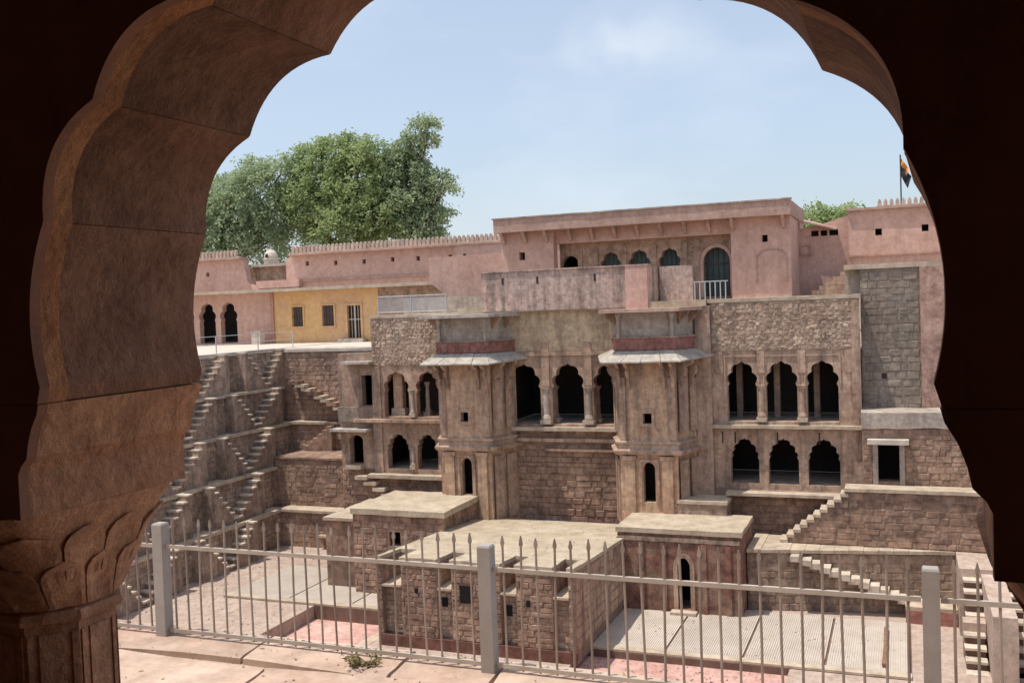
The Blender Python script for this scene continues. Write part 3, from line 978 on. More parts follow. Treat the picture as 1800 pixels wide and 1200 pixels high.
# ------------------------------------------------------------------ central sandy block with four slots
def block():
    T = thing('stone_block', 'large sandy topped stone block with four slots in its front edge', 'platform', (-13, 32, FZ))
    x0, x1, yf, yb, zt = -16.2, -9.42, 28.15, 36.6, -8.05
    def slope(mb, q=-9.0):
        mb.v = [(p[0], p[1], p[2] - 0.066 * max(0.0, p[1] - yf) if p[2] > q else p[2]) for p in mb.v]
        return mb
    zs = -8.98
    slots = [(-16.05, -15.35), (-14.06, -13.55), (-11.86, -11.33), (-10.12, -9.62)]
    ylen = [1.35, 1.3, 1.35, 1.3]
    ys = yf + 1.45
    m = MB()
    m.box(x0, x1, yf + 0.25, 33.7, FZ - 0.05, zs - 0.07)
    m.box(x0, x1, ys, 33.7, zs - 0.07, zt - 0.12)
    m.box(x0, x1 - 0.28, 33.7, yb, FZ - 0.05, zt - 0.12)
    edges = [x0] + [v for s in slots for v in s] + [x1]
    for k in range(0, len(edges), 2):
        m.box(edges[k], edges[k + 1], yf + 0.05, yf + 0.25, FZ - 0.05, zs - 0.07)
        m.box(edges[k], edges[k + 1], yf + 0.05, ys, zs - 0.07, zt - 0.12)
    for k, (a, b_) in enumerate(slots):
        m.box(a, b_, yf + ylen[k], ys, zs - 0.07, zt - 0.12)
    slope(m).build('core', M['mortar'], T)
    tp = MB()
    tp.slab(x0 - 0.04, x1 + 0.05, ys, 33.7, zt - 0.119, zt, 0.45, 0.018)
    tp.slab(x0 - 0.04, x1 - 0.25, 33.702, yb, zt - 0.119, zt, 0.45, 0.018)
    slope(tp).build('roof', M['sand_top'], T)
    for k in range(0, len(edges), 2):
        t = MB(); t.slab(edges[k] - 0.02, edges[k + 1] + 0.02, yf - 0.03, ys - 0.004, zt - 0.119, zt, 0.3, 0.02)
        slope(t).build('roof_slab', M['sand_top'], T)
    u = [0]
    for k, (a, b_) in enumerate(slots):
        t = MB(); t.slab(a + 0.022, b_ - 0.022, yf + ylen[k], ys - 0.004, zt - 0.119, zt, 0.4, 0.012)
        slope(t).build('roof_slab', M['sand_top'], T)
        t = MB(); t.slab(a + 0.005, b_ - 0.005, yf + 0.02, yf + ylen[k] - 0.01, zs - 0.069, zs, 0.3, 0.01)
        t.build('slot_sill', M['slab'], T)
        # weathered chase below the slot
        stones(T, M['course_grey'], a, yf + 0.25, 1, 0, b_ - a, -10.62, zs - 0.075, 0.3, 0.17, seed=14 + k, used=u)
        # side walls of the slot
        for xs_, d in ((a, 1), (b_, -1)):
            stones(T, M['course'], xs_, yf + 0.1 if d > 0 else yf + ylen[k], 0, d, ylen[k] - 0.1, zs, zt - 0.13, 0.4, 0.2, seed=22 + k, used=u, depth=0.06, proud=0.015)
    holes = [(a - x0, b_ - x0, -10.7, -8.0) for a, b_ in slots]
    dk = [(2.95, 3.4, -9.4, -8.85), (3.85, 4.05, -9.3, -9.08), (5.2, 5.32, -9.35, -9.15), (1.35, 1.45, -9.2, -9.05)]
    stones(T, M['course'], x0, yf + 0.04, 1, 0, x1 - x0, -10.62, zt - 0.13, 0.38, 0.165, seed=11, skip=holes + dk, used=u, jit=0.35)
    stones(T, M['dressed'], x1, yf + 0.1, 0, 1, 6.2, -10.62, zt - 0.13, 0.9, 0.34, seed=12, used=u, proud=0.02, limit=400, region=lambda a, z: z < zt - 0.26 - 0.066 * a)
    m = MB(); m.slab(x0 - 0.02, x1 + 0.03, yf - 0.03, yf + 0.045, FZ - 0.02, -10.63, 0.5, 0.012)
    m.build('red_base', M['red_base'], T)
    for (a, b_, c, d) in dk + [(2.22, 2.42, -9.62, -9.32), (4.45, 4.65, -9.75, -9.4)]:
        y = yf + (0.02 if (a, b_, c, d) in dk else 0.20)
        h = MB(); h.box(x0 + a, x0 + b_, y, y + 0.03, c, d); h.build('hole', M['hole_shade'], T)  # flush near-black plate paints the hole's shade; no recess behind it
    g = MB(); g.slab(x0 - 0.2, x1 - 0.2, yb + 0.004, YP - 0.05, FZ, -8.95, 0.8, 0.02); g.build('back_floor', M['course'], T)
YP = 37.7
block()

# ------------------------------------------------------------------ small shrine in front of the right tower
def shrine():
    T = thing('shrine', 'small flat roofed red stained shrine with an arched door below the right tower', 'shrine', (-7.4, 34, -10.95))
    x0, x1, yf, yb, z0, zt = -9.6, -5.28, 33.76, 36.45, -10.95, -8.02
    hole = round_arch(-7.48, -7.02, z0 + 0.12, -9.35, -9.0)
    m = MB()
    m.panel(rect(x0, x1, z0, zt - 0.17), [hole], yf, yf + 0.35)
    m.build('front_wall', M['shrine'], T)
    m = MB(); m.box(x0, x0 + 0.3, yf + 0.351, yb, z0, zt - 0.17)
    m.box(x1 - 0.3, x1, yf + 0.351, yb, z0, zt - 0.17); m.build('side_wall', M['shrine'], T)
    m = MB(); m.box(x0 + 0.301, x1 - 0.301, yf + 1.6, yf + 1.7, z0, zt - 0.17); m.build('inner_wall', M['dark'], T)
    m = MB(); m.slab(x0 - 0.05, x1 + 0.06, yf - 0.07, yb, zt - 0.169, zt, 0.4, 0.02); m.build('roof', M['sand_top'], T)
    m = MB(); m.panel(round_arch(-7.62, -6.88, z0 + 0.1, -9.35, -8.86), [round_arch(-7.47, -7.03, z0 + 0.13, -9.35, -9.01)], yf - 0.05, yf - 0.002)
    m.build('door_frame', M['dressed'], T)
    m = MB(); m.slab(-7.7, -6.8, yf - 0.4, yf - 0.051, z0, z0 + 0.12, 0.3, 0.01); m.build('door_step', M['slab'], T)
    for x in (-8.75, -7.95, -6.55, -5.7):
        m = MB(); m.slab(x - 0.09, x + 0.09, yf - 0.06, yf - 0.002, z0, zt - 0.5, 0.4, 0.008); m.build('pilaster', M['shrine'], T)
    m = MB(); m.slab(x0 + 0.02, x1 - 0.02, yf - 0.05, yf - 0.003, zt - 0.45, zt - 0.30, 0.4, 0.012); m.build('band', M['course_grey'], T)
M['shrine'] = mat('red stained shrine wall', (0.230, 0.105, 0.080), (0.340, 0.185, 0.142), 0.9, 0.45, (0.115, 0.09, 0.07), var=0.15, patch=(0.30, 0.225, 0.16), patch_amt=0.6, patch_scale=0.9, grime=0.50)
shrine()

# ------------------------------------------------------------------ low platform in front of the left tower
def low_platform():
    T = thing('low_platform', 'low flat roofed platform with a small square hole in front of the left tower', 'platform', (-18, 34, FZ))
    m = MB()
    m.panel(rect(-20.0, -16.23, FZ, -7.86), [rect(-18.42, -17.95, -9.05, -8.5)], 33.05, 33.5)
    m.box(-20.0, -16.23, 33.9, 36.6, FZ, -7.86)
    m.box(-20.0, -18.6, 33.5, 33.9, FZ, -7.86)
    m.box(-17.8, -16.23, 33.5, 33.9, FZ, -7.86)
    m.build('core', M['mortar'], T)
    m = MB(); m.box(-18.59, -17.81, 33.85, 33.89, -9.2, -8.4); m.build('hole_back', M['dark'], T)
    m = MB(); m.slab(-20.05, -16.02, 32.95, 36.6, -7.859, -7.64, 0.4, 0.02); m.build('roof', M['sand_top'], T)
    stones(T, M['course'], -20.0, 33.05, 1, 0, 3.9, FZ, -7.87, 0.44, 0.22, seed=31, skip=[(1.5, 2.1, -9.1, -8.45)])
    stones(T, M['course'], -16.23, 33.05, 0, 1, 3.2, -8.9, -7.87, 0.5, 0.24, seed=32)
    m = MB(); m.slab(-21.6, -20.06, 33.6, 37.3, FZ, -8.3, 0.5, 0.03); m.build('side_block', M['course'], T)
    m = MB(); m.slab(-21.65, -20.06, 33.5, 37.3, -8.295, -8.18, 0.4, 0.02); m.build('side_roof', M['slab'], T)
low_platform()

# ------------------------------------------------------------------ palace on the far side
YP = 37.7
def column(parent, x, y, z0, z1, r, m, n=12):
    b = MB()
    h = z1 - z0
    b.lathe(x, y, [(r * 1.5, z0), (r * 1.55, z0 + .05 * h), (r * 1.25, z0 + .12 * h), (r * 0.98, z0 + .17 * h), (r * 1.02, z0 + .5 * h),
                   (r * 0.85, z0 + .86 * h), (r * 1.1, z0 + .89 * h), (r * 1.5, z0 + .97 * h), (r * 1.55, z1)], n)
    o = b.build('column', m, parent, smooth=True)
    p = MB(); p.box(x - r * 1.75, x + r * 1.75, y - r * 1.75, y + r * 1.75, z0 - 0.16, z0 - 0.002)
    p.build('column_base', M['slab'], o)
    return o

def arcade_wall(T, x0, x1, z0, z1, ops, y0, y1, m, name='arcade_wall'):
    b = MB()
    b.panel(rect(x0, x1, z0, z1), ops, y0, y1)
    return b.build(name, m, T)

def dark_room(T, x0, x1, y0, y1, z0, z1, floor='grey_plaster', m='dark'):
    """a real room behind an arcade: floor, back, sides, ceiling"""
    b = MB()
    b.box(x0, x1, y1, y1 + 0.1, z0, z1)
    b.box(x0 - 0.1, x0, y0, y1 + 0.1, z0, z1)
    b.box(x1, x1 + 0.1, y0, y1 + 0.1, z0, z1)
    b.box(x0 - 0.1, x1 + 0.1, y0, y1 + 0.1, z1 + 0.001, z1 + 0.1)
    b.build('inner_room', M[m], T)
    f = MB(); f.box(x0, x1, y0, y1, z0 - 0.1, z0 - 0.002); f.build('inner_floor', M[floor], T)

def right_wing():
    T = thing('palace_wing', 'right wing of the palace with two rows of three cusped arches', 'palace', (-4, YP, -8))
    x0, x1 = -6.78, -1.45
    m = MB(); m.slab(-9.6, x0 - 0.004, YP + 0.004, YP + 0.5, -9.0, -0.34, 0.8, 0.006); m.build('link_wall', M['dressed'], T)
    m = MB(); m.slab(-7.35, x0 - 0.004, YP - 0.25, YP, -9.0, -0.34, 0.6, 0.01); m.build('link_pier', M['dressed'], T)
    up = [(-6.23, -5.13), (-4.80, -3.67), (-3.32, -2.22)]
    dn = [(-6.17, -5.12), (-4.77, -3.68), (-3.34, -2.22)]
    ops = [cusped(a, b, -4.72, -3.30, -2.50, 5, 0.5) for a, b in up]
    arcade_wall(T, x0, x1, -4.86, -2.05, ops, YP, YP + 0.38, M['dressed'])
    ops = [cusped(a, b, -7.07, -6.05, -5.38, 7, 0.5, p=1.45) for a, b in dn]
    arcade_wall(T, x0, x1, -7.28, -5.0, ops, YP + 0.002, YP + 0.38, M['dressed'])
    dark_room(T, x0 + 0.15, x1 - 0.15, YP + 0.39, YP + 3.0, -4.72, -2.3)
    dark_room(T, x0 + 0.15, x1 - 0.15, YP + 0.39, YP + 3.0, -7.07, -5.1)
    for a, b in up:                                           # inner row of piers, dimly seen through the arches
        pm = MB(); pm.box(a + 0.12, a + 0.34, YP + 1.5, YP + 1.8, -4.72, -2.3); pm.build('inner_pier', M['course_grey'], T)
    for (xa, xb) in ((-5.13, -4.80), (-3.67, -3.32)):
        column(T, (xa + xb) / 2, YP - 0.03, -4.55, -3.35, 0.105, M['dressed'])
    for a, b in up:
        f = MB(); f.panel([(a - 0.1, -3.4), (a - 0.04, -3.4), (a - 0.04, -2.28), (b + 0.04, -2.28), (b + 0.04, -3.4), (b + 0.1, -3.4), (b + 0.1, -2.22), (a - 0.1, -2.22)], [], YP - 0.045, YP - 0.002)
        f.build('arch_frame', M['dressed'], T)
    for xm in (-6.5, -4.965, -3.495, -1.85):
        p = MB(); p.slab(xm - 0.14, xm + 0.14, YP - 0.06, YP - 0.003, -2.9, -2.06, 0.4, 0.008); p.build('pilaster', M['dressed'], T)
    m = MB(); m.slab(x0, x1, YP - 0.035, YP + 0.6, -2.049, -0.22, 1.0, 0.01); m.build('upper_wall', M['rubble_bed'], T)
    stones(T, M['rubble'], x0, YP - 0.04, 1, 0, x1 - x0, -2.0, -0.24, 0.21, 0.125, seed=41, jit=0.5, proud=0.02, rough=True)
    m = MB(); m.slab(x0 - 0.1, x1 + 0.06, YP - 0.07, YP + 3.2, -0.219, -0.08, 0.6, 0.014); m.build('roof', M['slab'], T)
    m = MB(); m.slab(x0, x1 + 0.15, YP - 0.30, YP - 0.004, -4.95, -4.83, 0.5, 0.012); m.build('ledge', M['slab'], T)
    m = MB(); m.slab(x0 + 0.5, x1 - 0.5, YP - 0.75, YP - 0.004, -7.40, -7.29, 0.5, 0.012); m.build('lower_ledge', M['slab'], T)
    for x in (-5.98, -4.42, -2.93, -1.62, -6.45):
        h = MB(); h.box(x - 0.025, x + 0.025, YP - 0.006, YP + 0.02, -5.55, -5.12); h.build('weep_slot_shade', M['dark'], T)  # dark plate on the wall face paints the slot's shade
    m = MB(); m.slab(x1 - 0.28, x1 + 0.02, YP - 0.09, YP - 0.003, -7.28, -0.3, 0.7, 0.012); m.build('corner_pier', M['dressed'], T)
    # wall under the arches
    m = MB(); m.box(x0, x1 - 0.5, YP - 0.2, YP + 0.6, -11.0, -7.283); m.build('lower_wall', M['mortar'], T)
    stones(T, M['course'], x0, YP - 0.21, 1, 0, x1 - x0 - 0.5, -9.0, -7.42, 0.5, 0.25, seed=43)
    m = MB(); m.slab(-7.9, -6.15, 36.2, 37.45, -11.0, -7.62, 0.6, 0.015); m.build('side_platform', M['course_grey'], T)
    m = MB(); m.slab(-7.95, -6.1, 36.15, 37.45, -7.619, -7.5, 0.4, 0.015); m.build('side_platform_top', M['slab'], T)
right_wing()

def center_wall():
    T = thing('palace_center', 'middle of the palace with three arches above a bare stone wall', 'palace', (-12.5, YP, -8.8))
    x0, x1 = -15.4, -9.9
    ops = [cusped(-15.2, -13.76, -4.9, -3.35, -2.5, 5, 0.5), cusped(-13.25, -11.92, -4.9, -3.35, -2.5, 5, 0.5), cusped(-11.5, -10.2, -4.9, -3.35, -2.5, 5, 0.5)]
    arcade_wall(T, x0, x1, -4.98, -1.95, ops, YP, YP + 0.4, M['dressed'])
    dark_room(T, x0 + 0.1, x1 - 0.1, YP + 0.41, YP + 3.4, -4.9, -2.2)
    for x in (-13.505, -11.71):
        column(T, x, YP - 0.02, -4.72, -3.4, 0.13, M['grey_plaster'])
        column(T, x + 0.16, YP + 0.62, -4.72, -3.4, 0.12, M['course_grey'])
        p = MB(); p.slab(x - 0.17, x + 0.17, YP - 0.07, YP - 0.003, -3.35, -1.6, 0.4, 0.008); p.build('pilaster', M['dressed'], T)
    p = MB(); p.slab(x0, x1, YP - 0.09, YP - 0.003, -2.12, -1.96, 0.5, 0.01); p.build('frieze', M['dressed'], T)
    m = MB(); m.slab(x0, x1, YP - 0.02, YP + 0.5, -1.949, -0.15, 0.8, 0.012); m.build('upper_wall', M['tan'], T)
    m = MB(); m.slab(-15.5, -9.6, YP - 0.35, YP - 0.004, -5.14, -4.99, 0.5, 0.014); m.build('ledge', M['slab'], T)
    m = MB(); m.slab(-15.4, -9.6, YP - 0.17, YP - 0.004, -5.6, -5.46, 0.5, 0.014); m.build('string_course', M['dressed'], T)
    m = MB(); m.slab(-13.6, -9.8, YP - 0.24, YP - 0.004, -5.97, -5.88, 0.5, 0.02); m.build('string_course', M['course'], T)
    m = MB(); m.box(-15.6, -9.4, YP + 0.002, YP + 0.5, -8.85, -4.985); m.build('lower_wall', M['mortar'], T)
    stones(T, M['course'], -15.4, YP, 1, 0, 5.9, -8.83, -5.15, 0.44, 0.235, seed=51, skip=[(0, 5.9, -5.62, -5.44)], proud=0.06)
center_wall()

def left_wing():
    T = thing('palace_wing', 'left wing of the palace with rubble wall above a broken two arch loggia', 'palace', (-20, YP, -8))
    x0, x1 = -21.5, -17.2
    up = [(-20.98, -19.78), (-19.42, -18.3)]
    dn = [(-20.92, -19.86), (-19.48, -18.5)]
    arcade_wall(T, x0, x1, -4.74, -2.45, [cusped(a, b, -4.66, -3.5, -2.75, 5, 0.5) for a, b in up], YP, YP + 0.35, M['dressed'])
    arcade_wall(T, x0, x1, -7.1, -4.9, [cusped(a, b, -6.92, -6.0, -5.42, 7, 0.5, p=1.45) for a, b in dn], YP + 0.002, YP + 0.4, M['dressed'])
    # closed loggia room: lighter walls, floor and pier paint in light from the back
    dark_room(T, x0 + 0.1, x1 - 0.1, YP + 0.36, YP + 2.4, -4.66, -2.5, 'dressed', 'bronze')
    dark_room(T, x0 + 0.1, x1 - 0.1, YP + 0.41, YP + 2.6, -6.92, -5.0)
    pm = MB(); pm.slab(-20.75, -20.3, YP + 0.42, YP + 0.75, -4.5, -2.51, 0.4, 0.02); pm.build('inner_pier', M['ochre'], T)
    pm = MB(); pm.slab(-20.86, -20.2, YP + 0.38, YP + 0.8, -4.655, -4.34, 0.3, 0.03); pm.build('pier_foot', M['slab'], T)
    column(T, -19.6, YP - 0.02, -4.5, -3.5, 0.075, M['grey_plaster'])
    column(T, -19.18, YP + 0.6, -4.5, -3.2, 0.09, M['grey_plaster'])
    column(T, -19.67, YP - 0.02, -6.75, -6.0, 0.075, M['grey_plaster'])
    m = MB(); m.slab(x0, x1, YP - 0.03, YP + 0.5, -2.449, -0.4, 0.8, 0.02); m.build('upper_wall', M['rubble_bed'], T)
    stones(T, M['rubble'], x0, YP - 0.035, 1, 0, x1 - x0, -2.44, -0.42, 0.21, 0.125, seed=71, jit=0.5, proud=0.02, rough=True)
    m = MB(); m.slab(x0, x1, YP - 0.07, YP + 3.2, -0.399, -0.28, 0.6, 0.016); m.build('roof', M['slab'], T)
    m = MB(); m.slab(-22.4, x1, YP - 0.32, YP - 0.004, -4.88, -4.75, 0.4, 0.014); m.build('ledge', M['dressed'], T)
    m = MB(); m.slab(-21.7, x1, YP - 0.5, YP - 0.004, -7.27, -7.11, 0.4, 0.016); m.build('lower_ledge', M['slab'], T)
    m = MB(); m.box(x0 - 0.1, x1, YP - 0.1, YP + 0.7, FZ, -7.103); m.build('lower_wall', M['mortar'], T)
    stones(T, M['course'], x0 - 0.1, YP - 0.11, 1, 0, 4.3, -9.0, -7.29, 0.45, 0.24, seed=72)
    m = MB(); m.slab(x0 - 0.02, x0 + 0.38, YP - 0.08, YP - 0.003, -7.1, -2.46, 0.5, 0.015); m.build('corner_pier', M['dressed'], T)

    N_ = thing('door_bay', 'narrow stone bay left of the palace with one doorway above another', 'building', (-22.3, YP, -8))
    m = MB()
    m.panel(rect(-23.3, -21.52, FZ, -1.9), [rect(-22.16, -21.56, -4.2, -2.86), round_arch(-22.88, -22.2, -6.78, -5.75, -5.5)], YP + 0.12, YP + 0.5)
    m.build('wall', M['dressed'], N_)
    m = MB(); m.box(-23.3, -21.52, YP + 0.501, YP + 4.8, FZ, -1.9); mm = m.v
    b = MB()
    b.box(-23.3, -23.2, YP + 0.501, YP + 4.6, FZ, -1.9)
    b.box(-23.2, -21.52, YP + 1.8, YP + 1.9, FZ, -1.9)
    b.box(-23.2, -21.52, YP + 0.501, YP + 1.8, -5.2, -4.22)
    b.box(-23.2, -21.52, YP + 0.501, YP + 4.6, -2.0, -1.9)
    b.build('inner_room', M['dark'], N_)
    for (xa, xb, z) in ((-22.85, -21.42, -2.28), (-23.5, -21.66, -5.22)):
        l_ = MB(); l_.slab(xa, xb, YP - 0.5, YP + 0.117, z - 0.06, z + 0.05, 0.3, 0.012)
        l_.build('lintel', M['chajja'], N_)
    m = MB(); m.slab(-23.3, -21.52, YP - 0.06, YP + 0.117, -4.9, -4.25, 0.4, 0.03); m.build('rough_sill', M['green_plaster'], N_)
    m = MB(); m.slab(-22.9, -22.15, YP - 0.3, YP + 0.117, -6.95, -6.8, 0.3, 0.02); m.build('door_sill', M['slab'], N_)
    stones(N_, M['course'], -23.3, YP + 0.11, 1, 0, 1.78, FZ + 1.5, -6.97, 0.4, 0.23, seed=73)
    for i in range(4):
        m = MB(); m.slab(-22.3 + i * 0.42, -21.7 + i * 0.42, YP - 0.55, YP - 0.12, -7.35 - i * 0.24, -7.2 - i * 0.24, 0.3, 0.02)
        m.build('step', M['slab'], N_)
left_wing()

def tower(cx, label, side):
    """projecting jharokha tower with splayed sides"""
    T = thing('tower', label, 'tower', (cx, 36.5, -8.0), 'projecting palace towers')
    yf, yb = 36.2, YP
    hf, hb = 1.10, 1.68
    def plan(g, z, back=True):
        return [(cx - hf - g, yf - g, z), (cx + hf + g, yf - g, z), (cx + hb + g, yb - 0.004, z), (cx - hb - g, yb - 0.004, z)]
    def solid(name, m, levels, **k):
        b = MB(); b.rings([plan(g, z) for g, z in levels]); return b.build(name, m, T, **k)
    zb = -8.85
    # ground storey: front wall with door, side walls
    b = MB()
    b.panel(rect(cx - hf, cx + hf, zb, -5.86), [round_arch(cx - 0.23, cx + 0.23, -7.62, -6.35, -6.12, 6)], yf, yf + 0.3)
    b.rings([[(cx + s * hf, yf + 0.301, z), (cx + s * hb, yb - 0.004, z), (cx + s * (hb - 0.3), yb - 0.004, z), (cx + s * (hf - 0.3), yf + 0.301, z)] for s in (1,) for z in (zb, -5.86)])
    b.rings([[(cx + s * hf, yf + 0.301, z), (cx + s * hb, yb - 0.004, z), (cx + s * (hb - 0.3), yb - 0.004, z), (cx + s * (hf - 0.3), yf + 0.301, z)] for s in (-1,) for z in (zb, -5.86)])
    b.build('base_wall', M['ochre'], T)
    f = MB(); f.box(cx - 0.7, cx + 0.7, yf + 1.2, yf + 1.3, zb, -5.86); f.box(cx - 0.75, cx + 0.75, yf + 0.302, yf + 1.3, -7.75, -7.63)
    f.build('inner_room', M['dark'], T)
    for s in (-1, 1):
        p = MB(); p.slab(cx + s * 0.72 - 0.2, cx + s * 0.72 + 0.2, yf - 0.10, yf - 0.003, zb, -6.02, 0.5, 0.012)
        o = p.build('pilaster', M['ochre'], T)
        q = MB(); q.slab(cx + s * 0.72 - 0.26, cx + s * 0.72 + 0.26, yf - 0.15, yf - 0.003, -6.016, -5.87, 0.3, 0.01)
        q.build('capital', M['dressed'], o)
        j = MB(); j.slab(cx + s * 0.335 - 0.06, cx + s * 0.335 + 0.06, yf - 0.06, yf - 0.003, -7.62, -6.1, 0.4, 0.01)
        j.build('door_jamb', M['dressed'], T)
        # panels in the splayed sides
        d = Vector((s * (hb - hf), yb - yf - 0.01, 0)); n_ = Vector((d.y, -d.x, 0)).normalized() * s
        base = Vector((cx + s * hf, yf, 0))
        for u0, u1, za, zc in ((0.1, 0.42, -8.6, -6.05), (0.55, 0.9, -8.6, -6.05), (0.12, 0.45, -5.0, -3.0), (0.58, 0.92, -5.0, -3.0)):
            pb = MB()
            vs = []
            for z in (za, zc):
                for uu, e in ((u0, 0.0), (u1, 0.0), (u1, 0.05), (u0, 0.05)):
                    pt = base + d * uu + n_ * e
                    vs.append((pt.x, pt.y, z))
            pb.add(vs, [(0, 1, 2, 3), (4, 7, 6, 5), (0, 4, 5, 1), (1, 5, 6, 2), (2, 6, 7, 3), (3, 7, 4, 0)])
            pb.build('side_panel', M['dressed'], T)
    l_ = MB(); l_.slab(cx - 0.36, cx + 0.36, yf - 0.07, yf - 0.003, -6.099, -6.0, 0.3, 0.008); l_.build('door_lintel', M['dressed'], T)
    # moulded band between the storeys
    solid('band', M['dressed'], [(0.02, -5.859), (0.16, -5.80), (0.20, -5.72), (0.20, -5.66), (0.08, -5.62), (0.06, -5.45), (0.12, -5.40), (0.12, -5.34), (0.0, -5.28)])
    # upper body with small square window
    b = MB()
    b.panel(rect(cx - hf, cx + hf, -5.279, -2.35), [rect(cx - 0.17, cx + 0.17, -4.66, -4.26)], yf + 0.003, yf + 0.28)
    for s in (-1, 1):
        b.rings([[(cx + s * hf, yf + 0.281, z), (cx + s * hb, yb - 0.004, z), (cx + s * (hb - 0.3), yb - 0.004, z), (cx + s * (hf - 0.3), yf + 0.281, z)] for z in (-5.279, -2.35)])
    b.build('body_wall', M['ochre'], T)
    f = MB(); f.box(cx - 0.6, cx + 0.6, yf + 0.9, yf + 1.0, -5.279, -2.35); f.build('inner_room', M['dark'], T)
    fr = MB(); fr.panel(rect(cx - 0.27, cx + 0.27, -4.76, -4.10), [rect(cx - 0.168, cx + 0.168, -4.655, -4.265)], yf - 0.05, yf)
    fr.build('window_frame', M['dressed'], T)
    for s in (-1, 1):
        p = MB(); p.slab(cx + s * 0.95 - 0.13, cx + s * 0.95 + 0.13, yf - 0.05, yf, -5.27, -2.9, 0.5, 0.01); p.build('corner_strip', M['dressed'], T)
    # brackets under the eave
    for q, (bx, by, dx, dy) in enumerate([(cx - 1.02, yf, 0, -1), (cx - 0.68, yf, 0, -1), (cx + 0.68, yf, 0, -1), (cx + 1.02, yf, 0, -1)] +
                                         [(cx + s * (hf + (hb - hf) * u), yf + (yb - yf) * u, s * 0.93, -0.36) for s in (-1, 1) for u in (0.18, 0.62)]):
        b = MB()
        prof = [(0, -3.35), (0.10, -3.3), (0.15, -3.1), (0.12, -2.95), (0.26, -2.85), (0.32, -2.66), (0.28, -2.55), (0.5, -2.45), (0.62, -2.36), (0.62, -2.22), (0, -2.22)]
        tx, ty = -dy, dx
        h = 0.055
        vs = [(bx + dx * u + tx * e, by + dy * u + ty * e, z) for e in (-h, h) for u, z in prof]
        n = len(prof)
        fs = [tuple(range(n)), tuple(range(2 * n - 1, n - 1, -1))] + [(i, (i + 1) % n, n + (i + 1) % n, n + i) for i in range(n)]
        b.add(vs, fs)
        b.build('bracket', M['dressed'], T)
    # sloping stone eave, laid as slabs
    def eave(pa, pb, qa, qb, n):
        pa, pb, qa, qb = map(Vector, (pa, pb, qa, qb))
        for i in range(n):
            u0, u1 = i / n + 0.004, (i + 1) / n - 0.004
            e = MB()
            a0, a1, c0, c1 = pa.lerp(pb, u0), pa.lerp(pb, u1), qa.lerp(qb, u0), qa.lerp(qb, u1)
            t = Vector((0, 0, -0.05))
            j = Vector((0, 0, R.uniform(-0.012, 0.012)))
            e.add([a0 + j, a1 + j, c1 + j, c0 + j, a0 + j + t, a1 + j + t, c1 + j + t, c0 + j + t],
                  [(0, 1, 2, 3), (7, 6, 5, 4), (0, 4, 5, 1), (1, 5, 6, 2), (2, 6, 7, 3), (3, 7, 4, 0)])
            e.build('eave_slab', M['chajja'], T)
    zi, zo = -1.90, -2.26
    eave((cx - hf, yf - 0.05, zi), (cx + hf, yf - 0.05, zi), (cx - hf - 0.42, yf - 0.85, zo), (cx + hf + 0.42, yf - 0.85, zo), 4)
    for s in (-1, 1):
        eave((cx + s * hf, yf - 0.05, zi), (cx + s * hb, yb - 0.01, zi), (cx + s * (hf + 0.42), yf - 0.85, zo), (cx + s * (hb + 0.62), yb - 0.01, zo + 0.1), 3)
    solid('eave_beam', M['dressed'], [(-0.02, -2.349), (0.03, -2.349), (0.03, -1.9), (-0.02, -1.9)])
    # red painted band, grey niche wall
    solid('red_band', M['red_band'], [(0.0, -1.885), (0.04, -1.88), (0.04, -1.45), (0.0, -1.445)])
    b = MB()
    for x in [cx - hf + 0.12 + i * (2 * hf - 0.24) / 6 for i in range(7)]:
        b.box(x - 0.03, x + 0.03, yf - 0.065, yf - 0.042, -1.84, -1.56)
    b.build('railing_stud', M['red_band'], T)
    solid('rail_top', M['dressed'], [(0.05, -1.444), (0.08, -1.44), (0.08, -1.39), (0.05, -1.385)])
    solid('niche_wall', M['grey_plaster'], [(-0.06, -1.384), (-0.06, -0.46)])
    for s in (-1, 1):
        p = MB(); p.lathe(cx + s * (hf - 0.08), yf + 0.0, [(0.09, -1.44), (0.07, -1.3), (0.07, -0.7), (0.12, -0.55), (0.12, -0.47)], 8)
        p.build('corner_post', M['grey_plaster'], T)
        for u in (0.25, 0.7):
            b = MB()
            bx, by = cx + s * (hf + (hb - hf) * u), yf + (yb - yf) * u
            vs = []
            prof = [(-0.05, -0.95), (0.12, -0.8), (0.38, -0.55), (0.42, -0.46), (-0.05, -0.46)]
            dx, dy = s * 0.93, -0.36
            for e in (-0.05, 0.05):
                for u_, z in prof: vs.append((bx + dx * u_ - dy * e, by + dy * u_ + dx * e, z))
            n = len(prof)
            b.add(vs, [tuple(range(n)), tuple(range(2 * n - 1, n - 1, -1))] + [(i, (i + 1) % n, n + (i + 1) % n, n + i) for i in range(n)])
            b.build('bracket', M['dressed'], T)
    b = MB()
    b.rings([[(cx - hf - 0.5, yf - 0.62, z), (cx + hf + 0.35, yf - 0.62, z), (cx + hb + 0.5, yb + 0.6, z), (cx - hb - 0.3, yb + 0.6, z)] for z in (-0.459, -0.33)])
    b.build('top_slab', M['pink_slab'] if side > 0 else M['chajja'], T)
tower(-16.5, 'left projecting tower with ochre base, pale sloping eave and pale grey roof slab', -1)
tower(-8.98, 'right projecting tower with ochre base, pale sloping eave and pink roof slab', 1)

